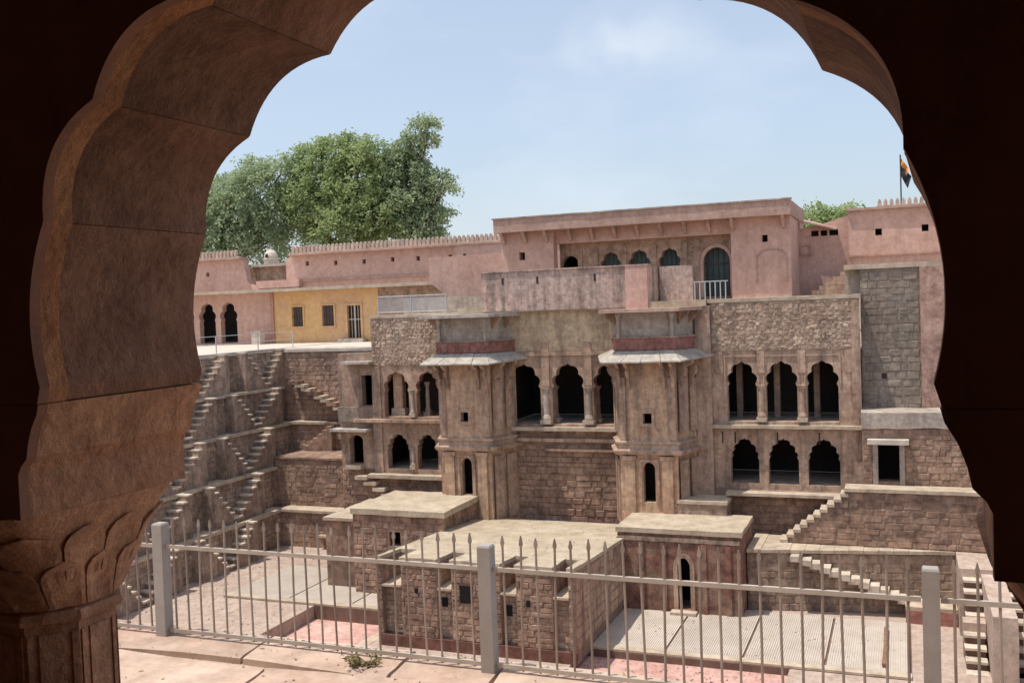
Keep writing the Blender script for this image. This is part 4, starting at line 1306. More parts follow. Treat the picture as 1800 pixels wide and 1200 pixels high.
# ------------------------------------------------------------------ pink upper palace
def upper_palace():
    T = thing('upper_palace', 'pink upper storey of the palace under a long projecting slab parapet', 'palace', (-10, 42, -0.1))
    yw, yr = 40.5, 41.3
    zt = 3.12
    m = MB()
    m.panel(rect(-16.4, -13.95, -0.08, zt), [rect(-15.55, -15.28, 1.92, 2.26)], yw, yw + 0.5)
    m.build('left_wall', M['pink'], T)
    m = MB()
    m.panel(rect(-6.38, -4.05, -0.08, zt), [rect(-5.15, -4.93, 2.12, 2.40)], yw, yw + 0.5)
    m.build('right_wall', M['pink'], T)
    for (xa, xb, za, zb_) in ((-15.6, -15.2, 1.85, 2.3), (-5.2, -4.9, 2.05, 2.45)):
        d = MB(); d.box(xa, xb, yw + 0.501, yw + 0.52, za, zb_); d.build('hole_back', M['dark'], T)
    ops = [round_arch(-14.04 + 0.12, -13.05, 0.2, 1.55, 2.03), cusped(-12.1, -11.2, 0.2, 1.45, 2.08, 5, 0.5), cusped(-10.86, -9.92, 0.2, 1.45, 2.1, 5, 0.5), cusped(-9.55, -8.62, 0.2, 1.45, 2.1, 5, 0.5), round_arch(-7.66, -6.56, 0.02, 1.45, 2.06)]
    arcade_wall(T, -13.946, -6.384, -0.08, 2.55, ops, yr, yr + 0.4, M['pink_tan'], 'loggia_wall')
    b = MB(); b.box(-13.946, -6.384, yr - 0.5, yr + 0.4, 2.552, zt); b.build('loggia_beam', M['pink'], T)
    dark_room(T, -13.9, -6.45, yr + 0.41, yr + 2.6, 0.0, 2.5)
    for (xa, xb) in ((-12.1, -11.2), (-10.86, -9.92), (-9.55, -8.62), (-7.66, -6.56)):
        d = MB(); d.box(xa - 0.05, xb + 0.05, yr + 0.42, yr + 0.47, 0.0, 2.3)
        o = d.build('shutter', M['teal'], T)
        bb = MB()
        for i in range(5):
            x = xa + (xb - xa) * (i + 0.5) / 5
            bb.box(x - 0.02, x + 0.02, yr + 0.38, yr + 0.418, 0.05, 2.2)
        bb.box(xa, xb, yr + 0.375, yr + 0.417, 1.35, 1.43)
        bb.build('shutter_bar', M['iron'], o)
    d = MB(); d.panel(round_arch(-7.78, -6.44, 0.0, 1.45, 2.2), [round_arch(-7.655, -6.565, 0.021, 1.45, 2.055)], yr - 0.05, yr - 0.003)
    d.build('door_surround', M['pink'], T)
    for x in (-12.3, -11.03, -9.73, -8.42, -13.0):
        p = MB(); p.slab(x - 0.1, x + 0.1, yr - 0.06, yr - 0.003, 0.0, 2.3, 0.4, 0.008); p.build('pilaster', M['pink_tan'], T)
    m = MB(); m.slab(-16.5, -3.98, yw - 0.55, 46.0, zt + 0.002, 3.70, 0.7, 0.012); m.build('slab_parapet', M['pink_slab'], T)
    m = MB(); m.slab(-16.55, -3.93, yw - 0.60, yw - 0.3, 3.702, 3.76, 0.6, 0.01); m.build('coping', M['grey_plaster'], T)
    # brackets under the slab
    for i in range(13):
        x = -16.2 + i * (11.9 / 12)
        if i == 11: continue
        b = MB()
        prof = [(0, 2.62), (0.12, 2.66), (0.22, 2.82), (0.42, 3.0), (0.48, 3.12), (0, 3.12)]
        yb_ = (yw if (x < -13.9 or x > -6.4) else yr - 0.5) - 0.002
        b.panel([(yb_ - u, z) for u, z in prof], [], x - 0.06, x + 0.06, 'YZ')
        b.build('bracket', M['pink_slab'], T)
    # blind arch on the right wall
    b = MB()
    oa = round_arch(-5.40, -4.18, 0.66, 1.45, 1.86, 14)
    ia = round_arch(-5.34, -4.24, 0.60, 1.45, 1.80, 14)
    ring = oa[2:] + list(reversed(ia[2:]))
    b.panel([oa[1]] + oa[2:] + [oa[0]] + [ia[0]] + list(reversed(ia[2:])) + [ia[1]], [], yw - 0.03, yw - 0.003)
    b.build('blind_arch', M['pink_slab'], T)
    for x in (-5.37, -4.21):
        b = MB(); b.lathe(x, yw - 0.02, [(0.01, 0.45), (0.05, 0.52), (0.05, 0.6), (0.02, 0.66)], 8); b.build('drop', M['pink_slab'], T)
    b = MB(); b.box(-4.55, -4.05, yw + 0.51, 46, -0.08, zt); b.box(-16.4, -15.9, yw + 0.51, 46, -0.08, zt); b.build('side_wall', M['pink'], T)
    # low parapet that steps out over the centre of the palace
    yp = 37.35
    m = MB(); m.slab(-16.05, -9.98, yp, yp + 0.3, -0.27, 1.30, 0.7, 0.012); m.build('terrace_parapet', M['pink_worn'], T)
    m = MB(); m.slab(-9.976, -9.1, yp - 0.03, yp + 0.3, -0.33, 1.31, 0.5, 0.008); m.build('parapet_pier', M['pink'], T)
    m = MB(); m.slab(-9.4, -9.1, yp + 0.301, yw, -0.27, 1.30, 0.7, 0.012); m.build('parapet_return', M['pink_worn'], T)
    m = MB(); m.slab(-16.1, -9.05, yp - 0.05, yp + 0.35, 1.312, 1.37, 0.5, 0.008); m.build('parapet_coping', M['pink_worn'], T)
    m = MB(); m.slab(-9.04, -7.72, 39.2, 39.35, -0.08, 1.3, 0.5, 0.01); m.build('streaked_screen', M['pink_worn'], T)
    for x in (-15.1, -13.6, -11.2):
        h = MB(); h.box(x - 0.045, x + 0.045, yp - 0.012, yp + 0.02, 0.8, 1.08); h.build('spout_hole_shade', M['dark'], T)  # spout's inner shade painted as a dark plate on the parapet
    m = MB(); m.box(-17.2, -6.9, YP - 0.3, 46, -0.32, -0.085); m.build('terrace_floor', M['sand_top'], T)
    # balusters before the tall door
    for i in range(7):
        x = -7.6 + i * 0.2
        b = MB(); b.lathe(x, 39.0, [(0.022, -0.08), (0.022, 0.62)], 6)
        b.build('baluster', M['rail'], T)
    b = MB(); b.box(-7.66, -6.3, 38.985, 39.015, 0.6, 0.64); b.build('baluster_rail', M['rail'], T)
    # stained pink wall left of the parapet, with sloping stair cheek
    m = MB(); m.panel([(-21.2, 1.2), (-19.2, -0.28), (-17.0, -0.28), (-17.0, 2.4), (-18.9, 2.4), (-21.2, 2.4)], [], 43.0, 43.4)
    m.build('stair_cheek', M['pink'], T)
M['pink_tan'] = mat('tan pink loggia plaster', (0.40, 0.27, 0.20), (0.50, 0.35, 0.265), 0.7, 0.5, (0.2, 0.15, 0.12), var=0.0, grime=0.40)
upper_palace()

# light mesh railing on the roof of the left wing
def wing_railing():
    T = thing('roof_railing', 'pale steel mesh railing on the flat roof of the left palace wing', 'railing', (-19.2, 37.8, -0.28))
    xs = [-21.15, -19.55, -17.9]
    for x in xs:
        b = MB(); b.tube([(x, 37.8, -0.29), (x, 37.8, 0.56)], 0.03, 6); b.build('post', M['rail'], T)
    for i in range(2):
        for z in (0.53, -0.15):
            b = MB(); b.tube([(xs[i], 37.8, z), (xs[i + 1], 37.8, z)], 0.022, 6); b.build('rail', M['rail'], T)
    b = MB()
    x = xs[0] + 0.05
    while x < xs[2]:
        b.box(x, x + 0.018, 37.795, 37.805, -0.14, 0.51)
        x += 0.05
    o = b.build('wire', M['rail'], T, fix=False); o['kind'] = 'stuff'
    b = MB(); b.slab(-21.4, -17.2, 40.6, 40.9, -0.28, 0.45, 0.6, 0.02); b.build('back_kerb', M['grey_plaster'], T)
wing_railing()

# ------------------------------------------------------------------ right of the palace
def merlons(T, x0, x1, y, z0, z1, pitch, m, d=0.25):
    n = int((x1 - x0) / pitch)
    b = MB()
    b.box(x0, x1, y, y + d, z0, z0 + 0.06)
    b.build('merlon_base', m, T)
    me = None
    for i in range(n):
        x = x0 + pitch * (i + 0.5)
        hw = pitch * 0.33
        pr = [(-hw, 0), (hw, 0), (hw, (z1 - z0) * 0.5), (hw * 0.6, (z1 - z0) * 0.8), (0, z1 - z0), (-hw * 0.6, (z1 - z0) * 0.8), (-hw, (z1 - z0) * 0.5)]
        if me is None:
            q = MB(); q.panel(pr, [], 0, d * 0.8); me = q.mesh('merlon', m)
        o = bpy.data.objects.new('merlon', me)
        C.objects.link(o)
        o.parent = T
        o.matrix_basis = world_of(T).inverted() @ Matrix.Translation((x, y + d * 0.1, z0 + 0.061))

def right_pink():
    T = thing('pink_wall', 'pink set back wall with a small shed roof right of the upper palace', 'wall', (-3, 44, 0))
    m = MB()
    m.panel([(-5.2, -0.1), (-1.95, -0.1), (-1.95, 3.25), (-3.0, 2.95), (-4.1, 2.75), (-5.2, 2.9)], [rect(-3.55, -2.45, 2.42, 2.66)], 44.0, 44.4)
    m.build('wall', M['pink'], T)
    d = MB(); d.box(-3.6, -2.4, 44.41, 44.45, 2.35, 2.7); d.build('opening_back', M['dark'], T)
    for x in (-3.2, -2.85):
        p = MB(); p.box(x - 0.04, x + 0.04, 44.0, 44.2, 2.421, 2.659); p.build('opening_bar', M['pink'], T)
    m = MB(); m.rings([[(-4.2, 43.6, 3.12 + t), (-2.5, 43.6, 2.62 + t), (-2.5, 44.5, 2.72 + t), (-4.2, 44.5, 3.22 + t)] for t in (0, 0.07)]); m.build('shed_roof', M['pink_slab'], T)
    m = MB(); m.panel(rect(-4.0, -3.55, 1.62, 2.1), [rect(-3.93, -3.62, 1.69, 2.03)], 43.95, 43.997); m.build('blind_window', M['pink_slab'], T)
    T2 = thing('pink_parapet_wall', 'pink wall with a toothed parapet at the right edge of the arch opening', 'wall', (1.5, 43.7, 1))
    m = MB()
    m.panel(rect(-2.02, 7.5, 0.9, 3.36), [rect(-0.98, -0.72, 2.3, 2.58), rect(0.8, 1.06, 2.36, 2.64), rect(2.8, 3.05, 2.36, 2.64)], 43.7, 44.3)
    m.build('wall', M['pink'], T2)
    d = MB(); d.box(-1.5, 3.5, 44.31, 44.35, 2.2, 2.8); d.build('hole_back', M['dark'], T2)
    m = MB(); m.slab(-2.1, 7.5, 43.55, 44.35, 3.362, 3.46, 0.7, 0.01); m.build('cornice', M['pink_slab'], T2)
    m = MB(); m.slab(-2.06, 7.5, 43.62, 43.698, 1.45, 1.52, 0.7, 0.01); m.build('string_course', M['pink_slab'], T2)
    merlons(T2, -0.9, 7.0, 43.8, 3.462, 3.74, 0.23, M['merlon'])
    m = MB(); m.slab(-0.95, 0.1, 43.66, 43.698, 1.95, 2.0, 0.3, 0.01)
    # grey bastion
    G = thing('grey_bastion', 'tall weathered grey plastered wall right of the arched palace wing', 'wall', (1, 39, -4.4))
    m = MB()
    m.slab(-1.43, 6.0, 38.5, 43.6, -4.38, 0.82, 0.8, 0.012); m.build('wall', M['green_plaster'], G)
    stones(G, M['bastion'], -1.43, 38.5, 1, 0, 2.0, -4.36, 0.70, 0.42, 0.27, seed=91, proud=0.022, gap=0.006)
    m = MB(); m.slab(-1.98, 6.0, 38.42, 43.6, 0.822, 1.0, 0.7, 0.014); m.build('coping', M['slab'], G)
    m = MB(); m.slab(-1.98, -1.434, 39.0, 43.5, -0.06, 0.82, 0.5, 0.012); m.build('stub_wall', M['grey_plaster'], G)
    m = MB(); m.slab(0.60, 1.4, 38.40, 38.497, -4.3, 0.82, 0.6, 0.015); m.build('pink_pier', M['shrine2'], G)
    for (x, z) in ((-0.66, -3.1),):
        h = MB(); h.box(x - 0.09, x + 0.09, 38.47, 38.495, z - 0.1, z + 0.1); h.build('drain_hole_shade', M['dark'], G)  # dark plate stands in for the shade of a drain
    m = MB(); m.slab(-1.44, 6.0, 36.8, 38.9, -4.818, -4.25, 0.4, 0.035); m.build('rough_base', M['grey_plaster'], G)
    for i in range(5):
        m = MB(); m.slab(-3.3 + i * 0.27, -1.99, 40.6, 41.4, -0.07 + i * 0.18, 0.10 + i * 0.18, 0.3, 0.01)
        m.build('step', M['pink_tan'], G)
M['shrine2'] = mat('faded red plaster strip', (0.40, 0.24, 0.19), (0.50, 0.33, 0.27), 0.9, 0.4, (0.22, 0.16, 0.13), var=0.1, grime=0.40)
right_pink()

def right_lower():
    T = thing('door_wall', 'coursed stone wall with a black doorway under a white lintel, right of the palace', 'wall', (0, 36.9, -7))
    m = MB()
    m.panel(rect(-1.42, 6, -6.95, -4.82), [rect(-0.90, -0.2, -6.70, -5.41)], 36.9, 37.4)
    m.build('wall', M['mortar'], T)
    d = MB(); d.box(-1.2, 0.1, 38.6, 38.7, -7.05, -4.9); d.box(-1.2, -1.1, 37.41, 38.6, -7.05, -4.9); d.box(0.0, 0.1, 37.41, 38.6, -7.05, -4.9); d.box(-1.2, 0.1, 37.41, 38.7, -5.1, -4.95)
    d.build('inner_room', M['dark'], T)
    m = MB(); m.slab(-1.24, 0.12, 36.55, 36.897, -5.35, -5.18, 0.3, 0.01); m.build('lintel', M['white'], T)
    for xa, xb in ((-1.07, -0.905), (-0.195, -0.03)):
        j = MB(); j.slab(xa, xb, 36.83, 36.897, -6.80, -5.36, 0.4, 0.01); j.build('door_jamb', M['grey_plaster'], T)
    stones(T, M['course'], -1.4, 36.9, 1, 0, 5.4, -6.79, -4.83, 0.34, 0.19, seed=81, skip=[(0.30, 1.4, -7.1, -5.16)])
    # wall below with the diagonal stair
    B = thing('stair_wall', 'brown stone wall with a stair climbing its left edge below the doorway', 'wall', (0, 36.05, -8.85))
    m = MB()
    n = 10
    dx, dz = 0.232, 0.19
    prof = [(6, -8.83), (6, -6.93), (-1.9, -6.93)]
    for i in range(n):
        x = -1.9 - i * dx
        prof += [(x, -6.93 - (i + 1) * dz), (x - dx, -6.93 - (i + 1) * dz)]
    prof[-2] = (prof[-2][0], -8.83)
    prof.pop()
    m.panel(prof, [], 36.05, 37.4)
    m.build('wall', M['mortar'], B)
    m = MB(); m.slab(-2.0, 6, 35.95, 36.895, -6.928, -6.81, 0.5, 0.014); m.build('ledge', M['slab'], B)
    stones(B, M['course'], -4.3, 36.05, 1, 0, 9.3, -8.82, -6.94, 0.5, 0.25, seed=82,
           region=lambda a, z: (z + 8.83) < (a - 0.35) * 0.80)
    for i in range(n):
        x = -1.9 - i * dx
        s = MB(); s.slab(x - dx - 0.02, x + 0.02, 35.98, 36.8, -6.925 - (i + 1) * dz, -6.82 - (i + 1) * dz, 0.2, 0.012, 3)
        s.build('step', M['slab'], B)
    # lower terrace
    L_ = thing('lower_terrace', 'lower stone terrace behind the slatted deck with pale steps down its face', 'terrace', (-1, 35, FZ))
    def fy(x): return 34.85 + (x + 5.24) * 0.185          # the front edge runs back towards the right
    m = MB(); m.panel([(-5.24, fy(-5.24)), (1.49, fy(1.49)), (1.49, 37.6), (-5.24, 37.6)], [], FZ, -8.96, 'XY'); m.build('core', M['mortar'], L_)
    n = 14
    for i in range(n):
        xa, xb = -5.24 + i * 6.73 / n, -5.24 + (i + 1) * 6.73 / n - 0.01
        m = MB(); m.panel([(xa, fy(xa) - 0.09), (xb, fy(xb) - 0.09), (xb, 37.19), (xa, 37.19)], [], -8.959, -8.84 + R.uniform(-.012, .008), 'XY'); m.build('terrace_slab', M['slab'], L_)
    ca = 1 / math.sqrt(1 + 0.185 ** 2)
    stones(L_, M['course_grey'], -5.24, fy(-5.24), ca, 0.185 * ca, 6.8, FZ, -8.97, 0.5, 0.26, seed=83)
    for i in range(12):
        x = -3.75 + i * 0.31
        z = -8.95 - i * 0.125
        s = MB(); s.slab(x, x + 0.36, fy(x) - 0.5, fy(x + 0.36) - 0.005, z - 0.2, z + R.uniform(-0.02, 0.02), 0.2, 0.022, 2.5)
        s.build('step', M['tread'], L_)
    m = MB(); m.slab(-0.1, 1.48, 34.75, 36.0, -11, -10.45, 0.4, 0.015); m.build('landing', M['slab'], L_)
    m = MB(); m.slab(-0.1, 1.48, 34.70, 34.745, -11, -10.55, 0.4, 0.01); m.build('landing_face', M['red_band'], L_)
    # stair that comes down towards us at the right
    Q = thing('right_stair', 'pale stone stair descending toward the viewer at the right end of the terrace', 'stair', (2, 32, FZ))
    def flight(xa, xb, ytop, z0, n, rise, run):
        for i in range(n):
            z = z0 - (i + 1) * rise
            y = ytop - i * run
            c = MB(); c.box(xa + 0.02, xb - 0.02, y - run + 0.06, y + 0.002 + 0.05, FZ, z - 0.075); c.build('riser', M['lip'], Q)  # riser given a dark tone to paint its shaded side
            s = MB(); s.slab(xa, xb, y - run - 0.02, y + 0.05, z - 0.074, z, 0.25, 0.01, 3); s.build('step', M['tread'], Q)
    m = MB(); m.slab(1.5, 6, 33.9, 37.19, FZ, -8.85, 0.6, 0.014); m.build('upper_landing', M['floor'], Q)
    flight(1.6, 2.12, 33.9, -8.85, 4, 0.26, 0.36)
    m = MB(); m.slab(1.5, 2.12, 31.9, 32.44, FZ, -9.94, 0.5, 0.014); m.build('mid_landing', M['floor'], Q)
    flight(1.5, 2.08, 31.9, -9.94, 4, 0.26, 0.36)
    m = MB(); m.slab(2.13, 2.75, 29.5, 33.89, FZ, -8.98, 0.6, 0.016); m.build('cheek_wall', M['floor'], Q)
    flight(2.8, 4.2, 33.89, -8.85, 8, 0.27, 0.42)
right_lower()

# ------------------------------------------------------------------ far arcade (yellow and pink) behind the left terrace
def far_arcade():
    T = thing('arcade_building', 'yellow and pink arcade building with small windows behind the white terrace', 'building', (-32, 50, -1.8))
    zf = -1.75
    # salmon part with two arches
    ops = [cusped(-40.62, -39.4, zf + 0.02, -0.3, 0.76, 5, 0.5), cusped(-39.02, -37.8, zf + 0.02, -0.3, 0.76, 5, 0.5), cusped(-42.3, -41.05, zf + 0.02, -0.3, 0.76, 5, 0.5)]
    arcade_wall(T, -47, -35.2, zf - 0.1, 1.25, ops, 50.0, 50.4, M['salmon'], 'salmon_wall')
    dark_room(T, -46.9, -37.0, 50.41, 53, zf, 1.2)
    # yellow part
    wins = [(-33.74, -32.98, -0.84, 0.32), (-31.66, -30.86, -0.86, 0.34)]
    door = (-29.96, -29.08, zf + 0.15, 0.28)
    m = MB()
    m.panel(rect(-35.0, -27.9, zf - 0.1, 1.25), [rect(*q) for q in wins] + [rect(*door)], 49.9, 50.3)
    m.build('yellow_wall', M['yellow'], T)
    m = MB(); m.panel(rect(-27.897, -22.9, zf - 0.1, 1.25), [], 49.92, 50.3); m.build('plain_wall', M['pink_tan'], T)
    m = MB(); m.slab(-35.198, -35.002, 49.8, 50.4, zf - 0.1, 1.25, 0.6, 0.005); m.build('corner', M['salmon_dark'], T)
    for (a, b_, c, d) in wins:
        f = MB(); f.panel(rect(a - 0.1, b_ + 0.1, c - 0.1, d + 0.1), [rect(a, b_, c, d)], 49.84, 49.897)
        o = f.build('window', M['yellow'], T)
        p = MB(); p.box(a, b_, 50.05, 50.1, c, d); p.build('shutter', M['bronze'], o)
        q = MB()
        for i in range(1, 4): q.box(a + (b_ - a) * i / 4 - 0.02, a + (b_ - a) * i / 4 + 0.02, 49.97, 50.0, c, d)
        q.box(a, b_, 49.965, 50.003, (c + d) / 2 - 0.02, (c + d) / 2 + 0.02)
        q.build('bar', M['iron'], o)
    a, b_, c, d = door
    f = MB(); f.panel(rect(a - 0.14, b_ + 0.14, c - 0.1, d + 0.14), [rect(a, b_, c, d)], 49.84, 49.897)
    o = f.build('door', M['yellow'], T)
    p = MB(); p.box(a, b_, 50.05, 50.1, c, d); p.build('leaf', M['dark'], o)
    q = MB()
    for i in (1, 2, 3): q.box(a + (b_ - a) * i / 4 - (0.05 if i == 2 else 0.015), a + (b_ - a) * i / 4 + (0.05 if i == 2 else 0.015), 49.97, 50.0, c, d)
    q.box(a, b_, 49.965, 50.003, -0.55, -0.5)
    q.build('bar', M['white'], o)
    p = MB(); p.slab(a - 0.4, b_ + 0.4, 49.3, 49.83, zf - 0.1, zf + 0.12, 0.4, 0.01); p.build('door_step', M['chajja'], T)
    # eave and upper wall
    m = MB(); m.slab(-47, -22.85, 49.0, 50.6, 1.252, 1.44, 0.9, 0.012); m.build('eave', M['slab'], T)
    m = MB(); m.panel(rect(-22.9, -15.8, -2.0, 3.35), [], 49.72, 50.4); m.build('end_wall', M['pink'], T)
    holes = [(-32.61, 2.86), (-30.67, 2.8), (-28.78, 2.78), (-26.92, 2.81), (-25.3, 2.78), (-23.3, 2.76)]
    m = MB()
    m.panel([(-34.1, 1.44), (-22.905, 1.44), (-22.905, 3.35), (-33.6, 3.35), (-34.1, 3.2)], [rect(x - 0.11, x + 0.11, z - 0.13, z + 0.13) for x, z in holes], 50.0, 50.5)
    m.build('upper_wall', M['pink'], T)
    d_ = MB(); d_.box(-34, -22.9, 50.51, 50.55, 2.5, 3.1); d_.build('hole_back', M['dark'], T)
    m = MB(); m.slab(-34.0, -22.91, 49.9, 49.998, 1.80, 1.9, 0.9, 0.01); m.build('string_course', M['pink_slab'], T)
    m = MB(); m.slab(-33.7, -15.8, 49.62, 50.6, 3.352, 3.46, 0.9, 0.01); m.build('cornice', M['pink_slab'], T)
    merlons(T, -33.6, -15.9, 49.8, 3.462, 3.86, 0.27, M['merlon'])
    for (x, z) in ((-22.3, 2.75), (-21.7, 2.1), (-20.4, 1.2)):
        h = MB(); h.box(x - 0.09, x + 0.09, 49.70, 49.719, z - 0.12, z + 0.12); h.build('hole', M['dark'], T)  # dark plates on the wall paint the shade of small holes
    # left upper wall, low gap with little dome
    m = MB()
    m.panel([(-47, 1.44), (-36.4, 1.44), (-36.9, 2.0), (-37.2, 3.35), (-47, 3.35)], [rect(-39.95, -39.7, 2.4, 2.65)], 50.0, 50.5); m.build('upper_wall', M['pink'], T)
    m = MB(); m.slab(-47, -37.15, 49.62, 50.6, 3.352, 3.46, 0.9, 0.01); m.build('cornice', M['pink_slab'], T)
    merlons(T, -46.9, -37.25, 49.8, 3.462, 3.86, 0.27, M['merlon'])
    m = MB(); m.panel([(-38.6, 1.44), (-33.0, 1.44), (-33.0, 2.85), (-38.6, 2.85)], [], 51.0, 51.4); m.build('gap_wall', M['pink_tan'], T)
    m = MB(); m.slab(-37.2, -33.9, 50.6, 51.6, 2.852, 3.02, 0.5, 0.01); m.build('gap_coping', M['chajja'], T)
    m = MB(); m.slab(-36.0, -33.0, 49.6, 49.998, 1.5, 1.95, 0.6, 0.01); m.build('low_kerb', M['pink'], T)
    D = thing('small_dome', 'small white domed finial on the low roof between the pink walls', 'dome', (-35.9, 51.1, 3.0))
    b = MB(); b.lathe(-35.9, 51.1, [(0.44, 3.02), (0.44, 3.25), (0.50, 3.27), (0.50, 3.32), (0.40, 3.34), (0.42, 3.5), (0.36, 3.68), (0.22, 3.82), (0.06, 3.9), (0.03, 4.0)], 16)
    b.build('dome', M['white'], D, smooth=True)
    b = MB(); b.box(-35.98, -35.82, 50.62, 50.67, 3.4, 3.6); b.build('opening', M['dark'], D)  # dark plate before the dome paints the opening's shade
    X_ = thing('white_box', 'small pale box standing on the terrace by the pink corner', 'box', (-35.7, 49.2, -1.82))
    b = MB(); b.slab(-36.0, -35.4, 48.9, 49.4, -1.82, -1.1, 0.3, 0.006); b.build('body', M['white'], X_)
    b = MB(); b.slab(-36.05, -35.35, 48.85, 49.45, -1.098, -1.04, 0.3, 0.006); b.build('lid', M['chajja'], X_)
M['salmon_dark'] = mat('corner pier painted shade', (0.40, 0.22, 0.16), (0.48, 0.28, 0.21), 0.6, 0.3, (0.2, 0.13, 0.1), var=0.0)  # darker copy of the salmon paints shade on the corner
far_arcade()

def terrace_railing():
    T = thing('terrace_railing', 'thin steel railing along the white terrace edge at the left', 'railing', (-33, 43.6, -1.82))
    pts = [(-30.4, 28.0), (-30.35, 31.5), (-30.3, 35.0), (-30.3, 38.4), (-30.25, 41.6), (-30.2, 44.6)]
    for x, y in pts:
        b = MB(); b.tube([(x, y, -1.82), (x, y, -0.98)], 0.03, 6); b.build('post', M['rail'], T)
    for z in (-1.0, -1.4):
        b = MB(); b.tube([(x, y, z) for x, y in pts], 0.014, 5); b.build('rail', M['rail'], T)
terrace_railing()

def flag():
    T = thing('flag', 'small dark drooping flag on a thin pole above the toothed pink parapet', 'flag', (0.05, 46, 3.4))
    b = MB(); b.tube([(0.05, 45.5, 1.0), (0.05, 45.5, 5.75)], 0.03, 6); b.build('pole', M['iron'], T)
    def cloth(z0, z1, w_, m, ph):
        vs, fs = [], []
        nx, nz_ = 5, 6
        for i in range(nx + 1):
            for j in range(nz_ + 1):
                u, v = i / nx, j / nz_
                vs.append((0.08 + u * w_ * (1 - 0.4 * v), 45.5 + 0.06 * math.sin(u * 9 + ph + v * 3), z1 + (z0 - z1) * v - u * 0.5))
        for i in range(nx):
            for j in range(nz_):
                a = i * (nz_ + 1) + j
                fs.append((a, a + 1, a + nz_ + 2, a + nz_ + 1))
        q = MB(); q.add(vs, fs); q.build('cloth', m, T, fix=False)
    cloth(4.8, 5.3, 0.4, M['flag_dark'], 0.4)
    cloth(5.32, 5.6, 0.32, M['flag_orange'], 1.1)
flag()

# ------------------------------------------------------------------ trees
def tree(name, label, base, clumps, trunk_h, nleaf, m, seed, group=None, size=0.26, droop=0.9):
    r = random.Random(seed)
    T = thing(name, label, 'tree', base, group)
    bx, by, bz = base
    t = MB()
    top = Vector((bx + r.uniform(-.3, .3), by, bz + trunk_h))
    t.tube([base, (bx + 0.1, by, bz + trunk_h * 0.5), top], [0.42, 0.32, 0.24], 9)
    for (cx, cy, cz, rx_, ry_, rz_) in clumps:
        c = Vector((cx, cy, cz))
        mid = top.lerp(c, 0.5) + Vector((r.uniform(-.4, .4), r.uniform(-.4, .4), 0.3))
        t.tube([top - Vector((0, 0, 0.4)), mid, c], [0.2, 0.11, 0.04], 6)
        for q in range(3):
            e = c + Vector((r.uniform(-1, 1) * rx_, r.uniform(-1, 1) * ry_, r.uniform(-.4, .9) * rz_)) * 0.8
            t.tube([mid, mid.lerp(e, 0.6) + Vector((0, 0, .2)), e], [0.07, 0.045, 0.015], 5)
    t.build('trunk', M['bark'], T, smooth=True)
    vol = [c[3] * c[4] * c[5] for c in clumps]
    tot = sum(v ** 0.75 for v in vol)
    lb = MB()
    for (cx, cy, cz, rx_, ry_, rz_), v in zip(clumps, vol):
        nl = int(nleaf * v ** 0.75 / tot)
        # sprigs: small bunches of leaves
        nb = max(4, nl // 16)
        for q in range(nb):
            while True:
                p = Vector((r.uniform(-1, 1), r.uniform(-1, 1), r.uniform(-1, 1)))
                ln = p.length
                if 0.25 < ln < 1: break
            p = p * (ln ** -0.35) if ln < 0.8 else p
            p *= r.uniform(0.8, 1.1)
            nn = noise.noise(Vector((cx + p.x * rx_, cy + p.y * ry_, cz + p.z * rz_)) * 0.9)
            if nn < -0.18 and r.random() < 0.8: continue
            s0 = Vector((cx + p.x * rx_, cy + p.y * ry_, cz + p.z * rz_))
            outw = Vector((p.x, p.y, p.z * 0.6 - droop * 0.4 + r.uniform(-.3, .5))).normalized()
            for k in range(16):
                u = k / 16
                c = s0 + outw * (u - 0.4) * 0.9 + Vector((r.gauss(0, .13), r.gauss(0, .13), r.gauss(0, .13) - droop * 0.25 * u))
                d = (outw * 0.5 + Vector((r.uniform(-1, 1), r.uniform(-1, 1), r.uniform(-1, .6)))).normalized()
                sd = d.cross(Vector((r.uniform(-1, 1), r.uniform(-1, 1), r.uniform(-1, 1)))).normalized()
                l_ = size * r.uniform(0.6, 1.3)
                wd = l_ * 0.24
                lb.add([c - d * l_ * .5, c + sd * wd, c + d * l_ * .5, c - sd * wd], [(0, 1, 2, 3)])
    cr = lb.build('crown', m, T, fix=False)
    return T

G_ = 'trees behind the pink parapet'
tree('tree', 'pale feathery tree at the left behind the parapet, partly hidden by the arch', (-45.5, 58, -2.6),
     [(-46.5, 58, 6.0, 3.2, 2.6, 2.6), (-43.6, 58, 6.6, 2.6, 2.4, 2.6), (-41.4, 57.5, 8.4, 2.0, 2, 2.4), (-48, 58, 8.6, 2.4, 2, 2.0), (-44.8, 58.5, 8.7, 2.0, 2, 1.4), (-40.9, 58, 5.0, 1.9, 2, 1.6),
      (-42.2, 58, 10.1, 1.2, 1.2, 1.0), (-39.6, 58, 9.6, 1.4, 1.4, 1.6), (-39.9, 57.6, 6.9, 1.2, 1.4, 1.9)],
     4.6, 46000, M['leaf_pale'], 11, G_)
tree('tree', 'broad bright green tree in the middle behind the parapet', (-36.2, 59, -2.6),
     [(-37.4, 59, 8.2, 2.8, 2.6, 2.6), (-34.4, 59, 8.6, 2.6, 2.4, 2.5), (-36.0, 59, 10.7, 2.2, 2, 1.2), (-38.6, 59, 7.4, 1.9, 2, 2.2), (-35.5, 58.5, 5.8, 3.2, 2.4, 1.9), (-32.6, 59, 6.4, 2.0, 2, 2.0), (-33.3, 59, 10.6, 1.4, 1.4, 1.1),
      (-38.2, 59, 10.6, 1.0, 1, 1.1), (-34.8, 59, 11.5, 0.7, .7, 0.7), (-37.0, 59, 11.6, 0.6, .6, 0.6)],
     4.8, 52000, M['leaf'], 12, G_)
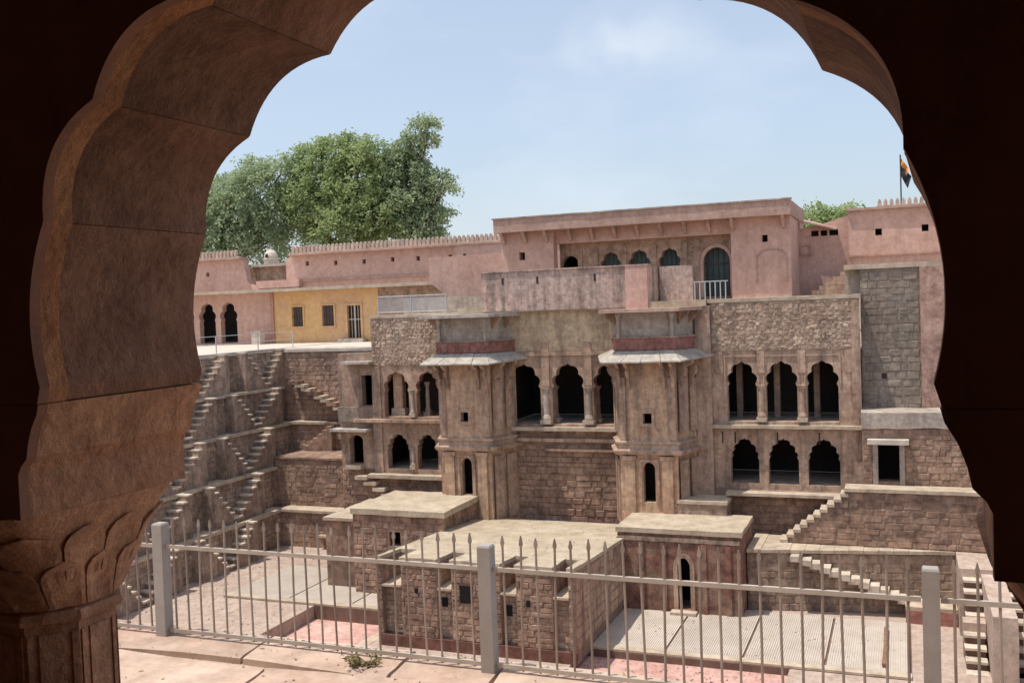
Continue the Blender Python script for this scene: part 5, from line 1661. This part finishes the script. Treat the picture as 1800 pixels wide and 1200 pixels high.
tree('tree', 'ragged dark green tree at the right end of the tree group with drooping side branches', (-31.0, 60, -2.6),
     [(-31.4, 60, 7.2, 2.2, 2, 2.4), (-30.9, 60, 9.3, 1.6, 1.4, 1.4), (-30.6, 60, 11.3, 1.0, 1.0, 0.6), (-29.6, 60, 12.4, 1.0, .8, 0.42), (-29.3, 60, 11.4, 0.75, .7, 0.3), (-29.7, 60, 7.9, 1.2, 1.1, 1.1), (-28.7, 60, 8.7, 1.0, 1, 0.35), (-28.1, 60, 8.0, 0.8, .8, 0.28), (-28.6, 60, 6.4, 0.9, .9, 0.35), (-30.2, 60, 5.4, 1.8, 1.6, 1.4), (-31.9, 60, 10.2, 1.2, 1.1, 1.0)],
     5.0, 34000, M['leaf_pale'], 13, G_)
tree('tree', 'round green tree top showing above the pink wall at the right', (-4.6, 70, -2.6),
     [(-5.4, 70, 4.9, 1.7, 1.6, 1.2), (-3.4, 70, 4.9, 1.7, 1.6, 1.1), (-2.2, 70, 4.5, 1.2, 1.2, 0.9), (-4.4, 70, 3.4, 2.4, 2, 1.2)],
     4.0, 14000, M['leaf'], 14)

# ------------------------------------------------------------------ loose grit and chips lying about
def grit():
    r = random.Random(77)
    b = MB()
    def chip(x, y, z, q):
        v = [(x + r.gauss(0, q), y + r.gauss(0, q), z + r.uniform(-0.2, 1.0) * q) for _ in range(4)]
        v.append((x + r.gauss(0, q * .4), y + r.gauss(0, q * .4), z + q * 1.2))
        b.add(v, [(0, 1, 4), (1, 2, 4), (2, 3, 4), (3, 0, 4), (0, 3, 2, 1)])
    for _ in range(420): chip(r.uniform(-7, 0.6), 3.0 + 3.05 * r.random() ** 0.6, -2.398, r.uniform(0.003, 0.011))
    for _ in range(160): chip(r.uniform(-9, 1), r.uniform(5.96, 6.08), -2.398, r.uniform(0.004, 0.014))
    for _ in range(300): chip(r.uniform(-27, -21), r.uniform(28.5, 38), FZ, r.uniform(0.01, 0.04))
    for _ in range(90):
        y = r.uniform(29.8, 36.2)
        chip(r.uniform(-16, -9.8), y, -8.05 - 0.066 * (y - 28.15), r.uniform(0.008, 0.024))
    for _ in range(120): chip(r.uniform(-9.3, 0), r.uniform(29.8, 34.3), -10.93, r.uniform(0.01, 0.03))
    for _ in range(150): chip(r.uniform(-9.3, -3.5), r.uniform(27.5, 29.4), FZ - 0.2, r.uniform(0.01, 0.04))
    o = b.build('grit', M['dressed'], None, fix=False)
    o['kind'] = 'stuff'
    o['label'] = 'loose stone chips scattered over the pavement and block tops'
    o['category'] = 'grit'
grit()
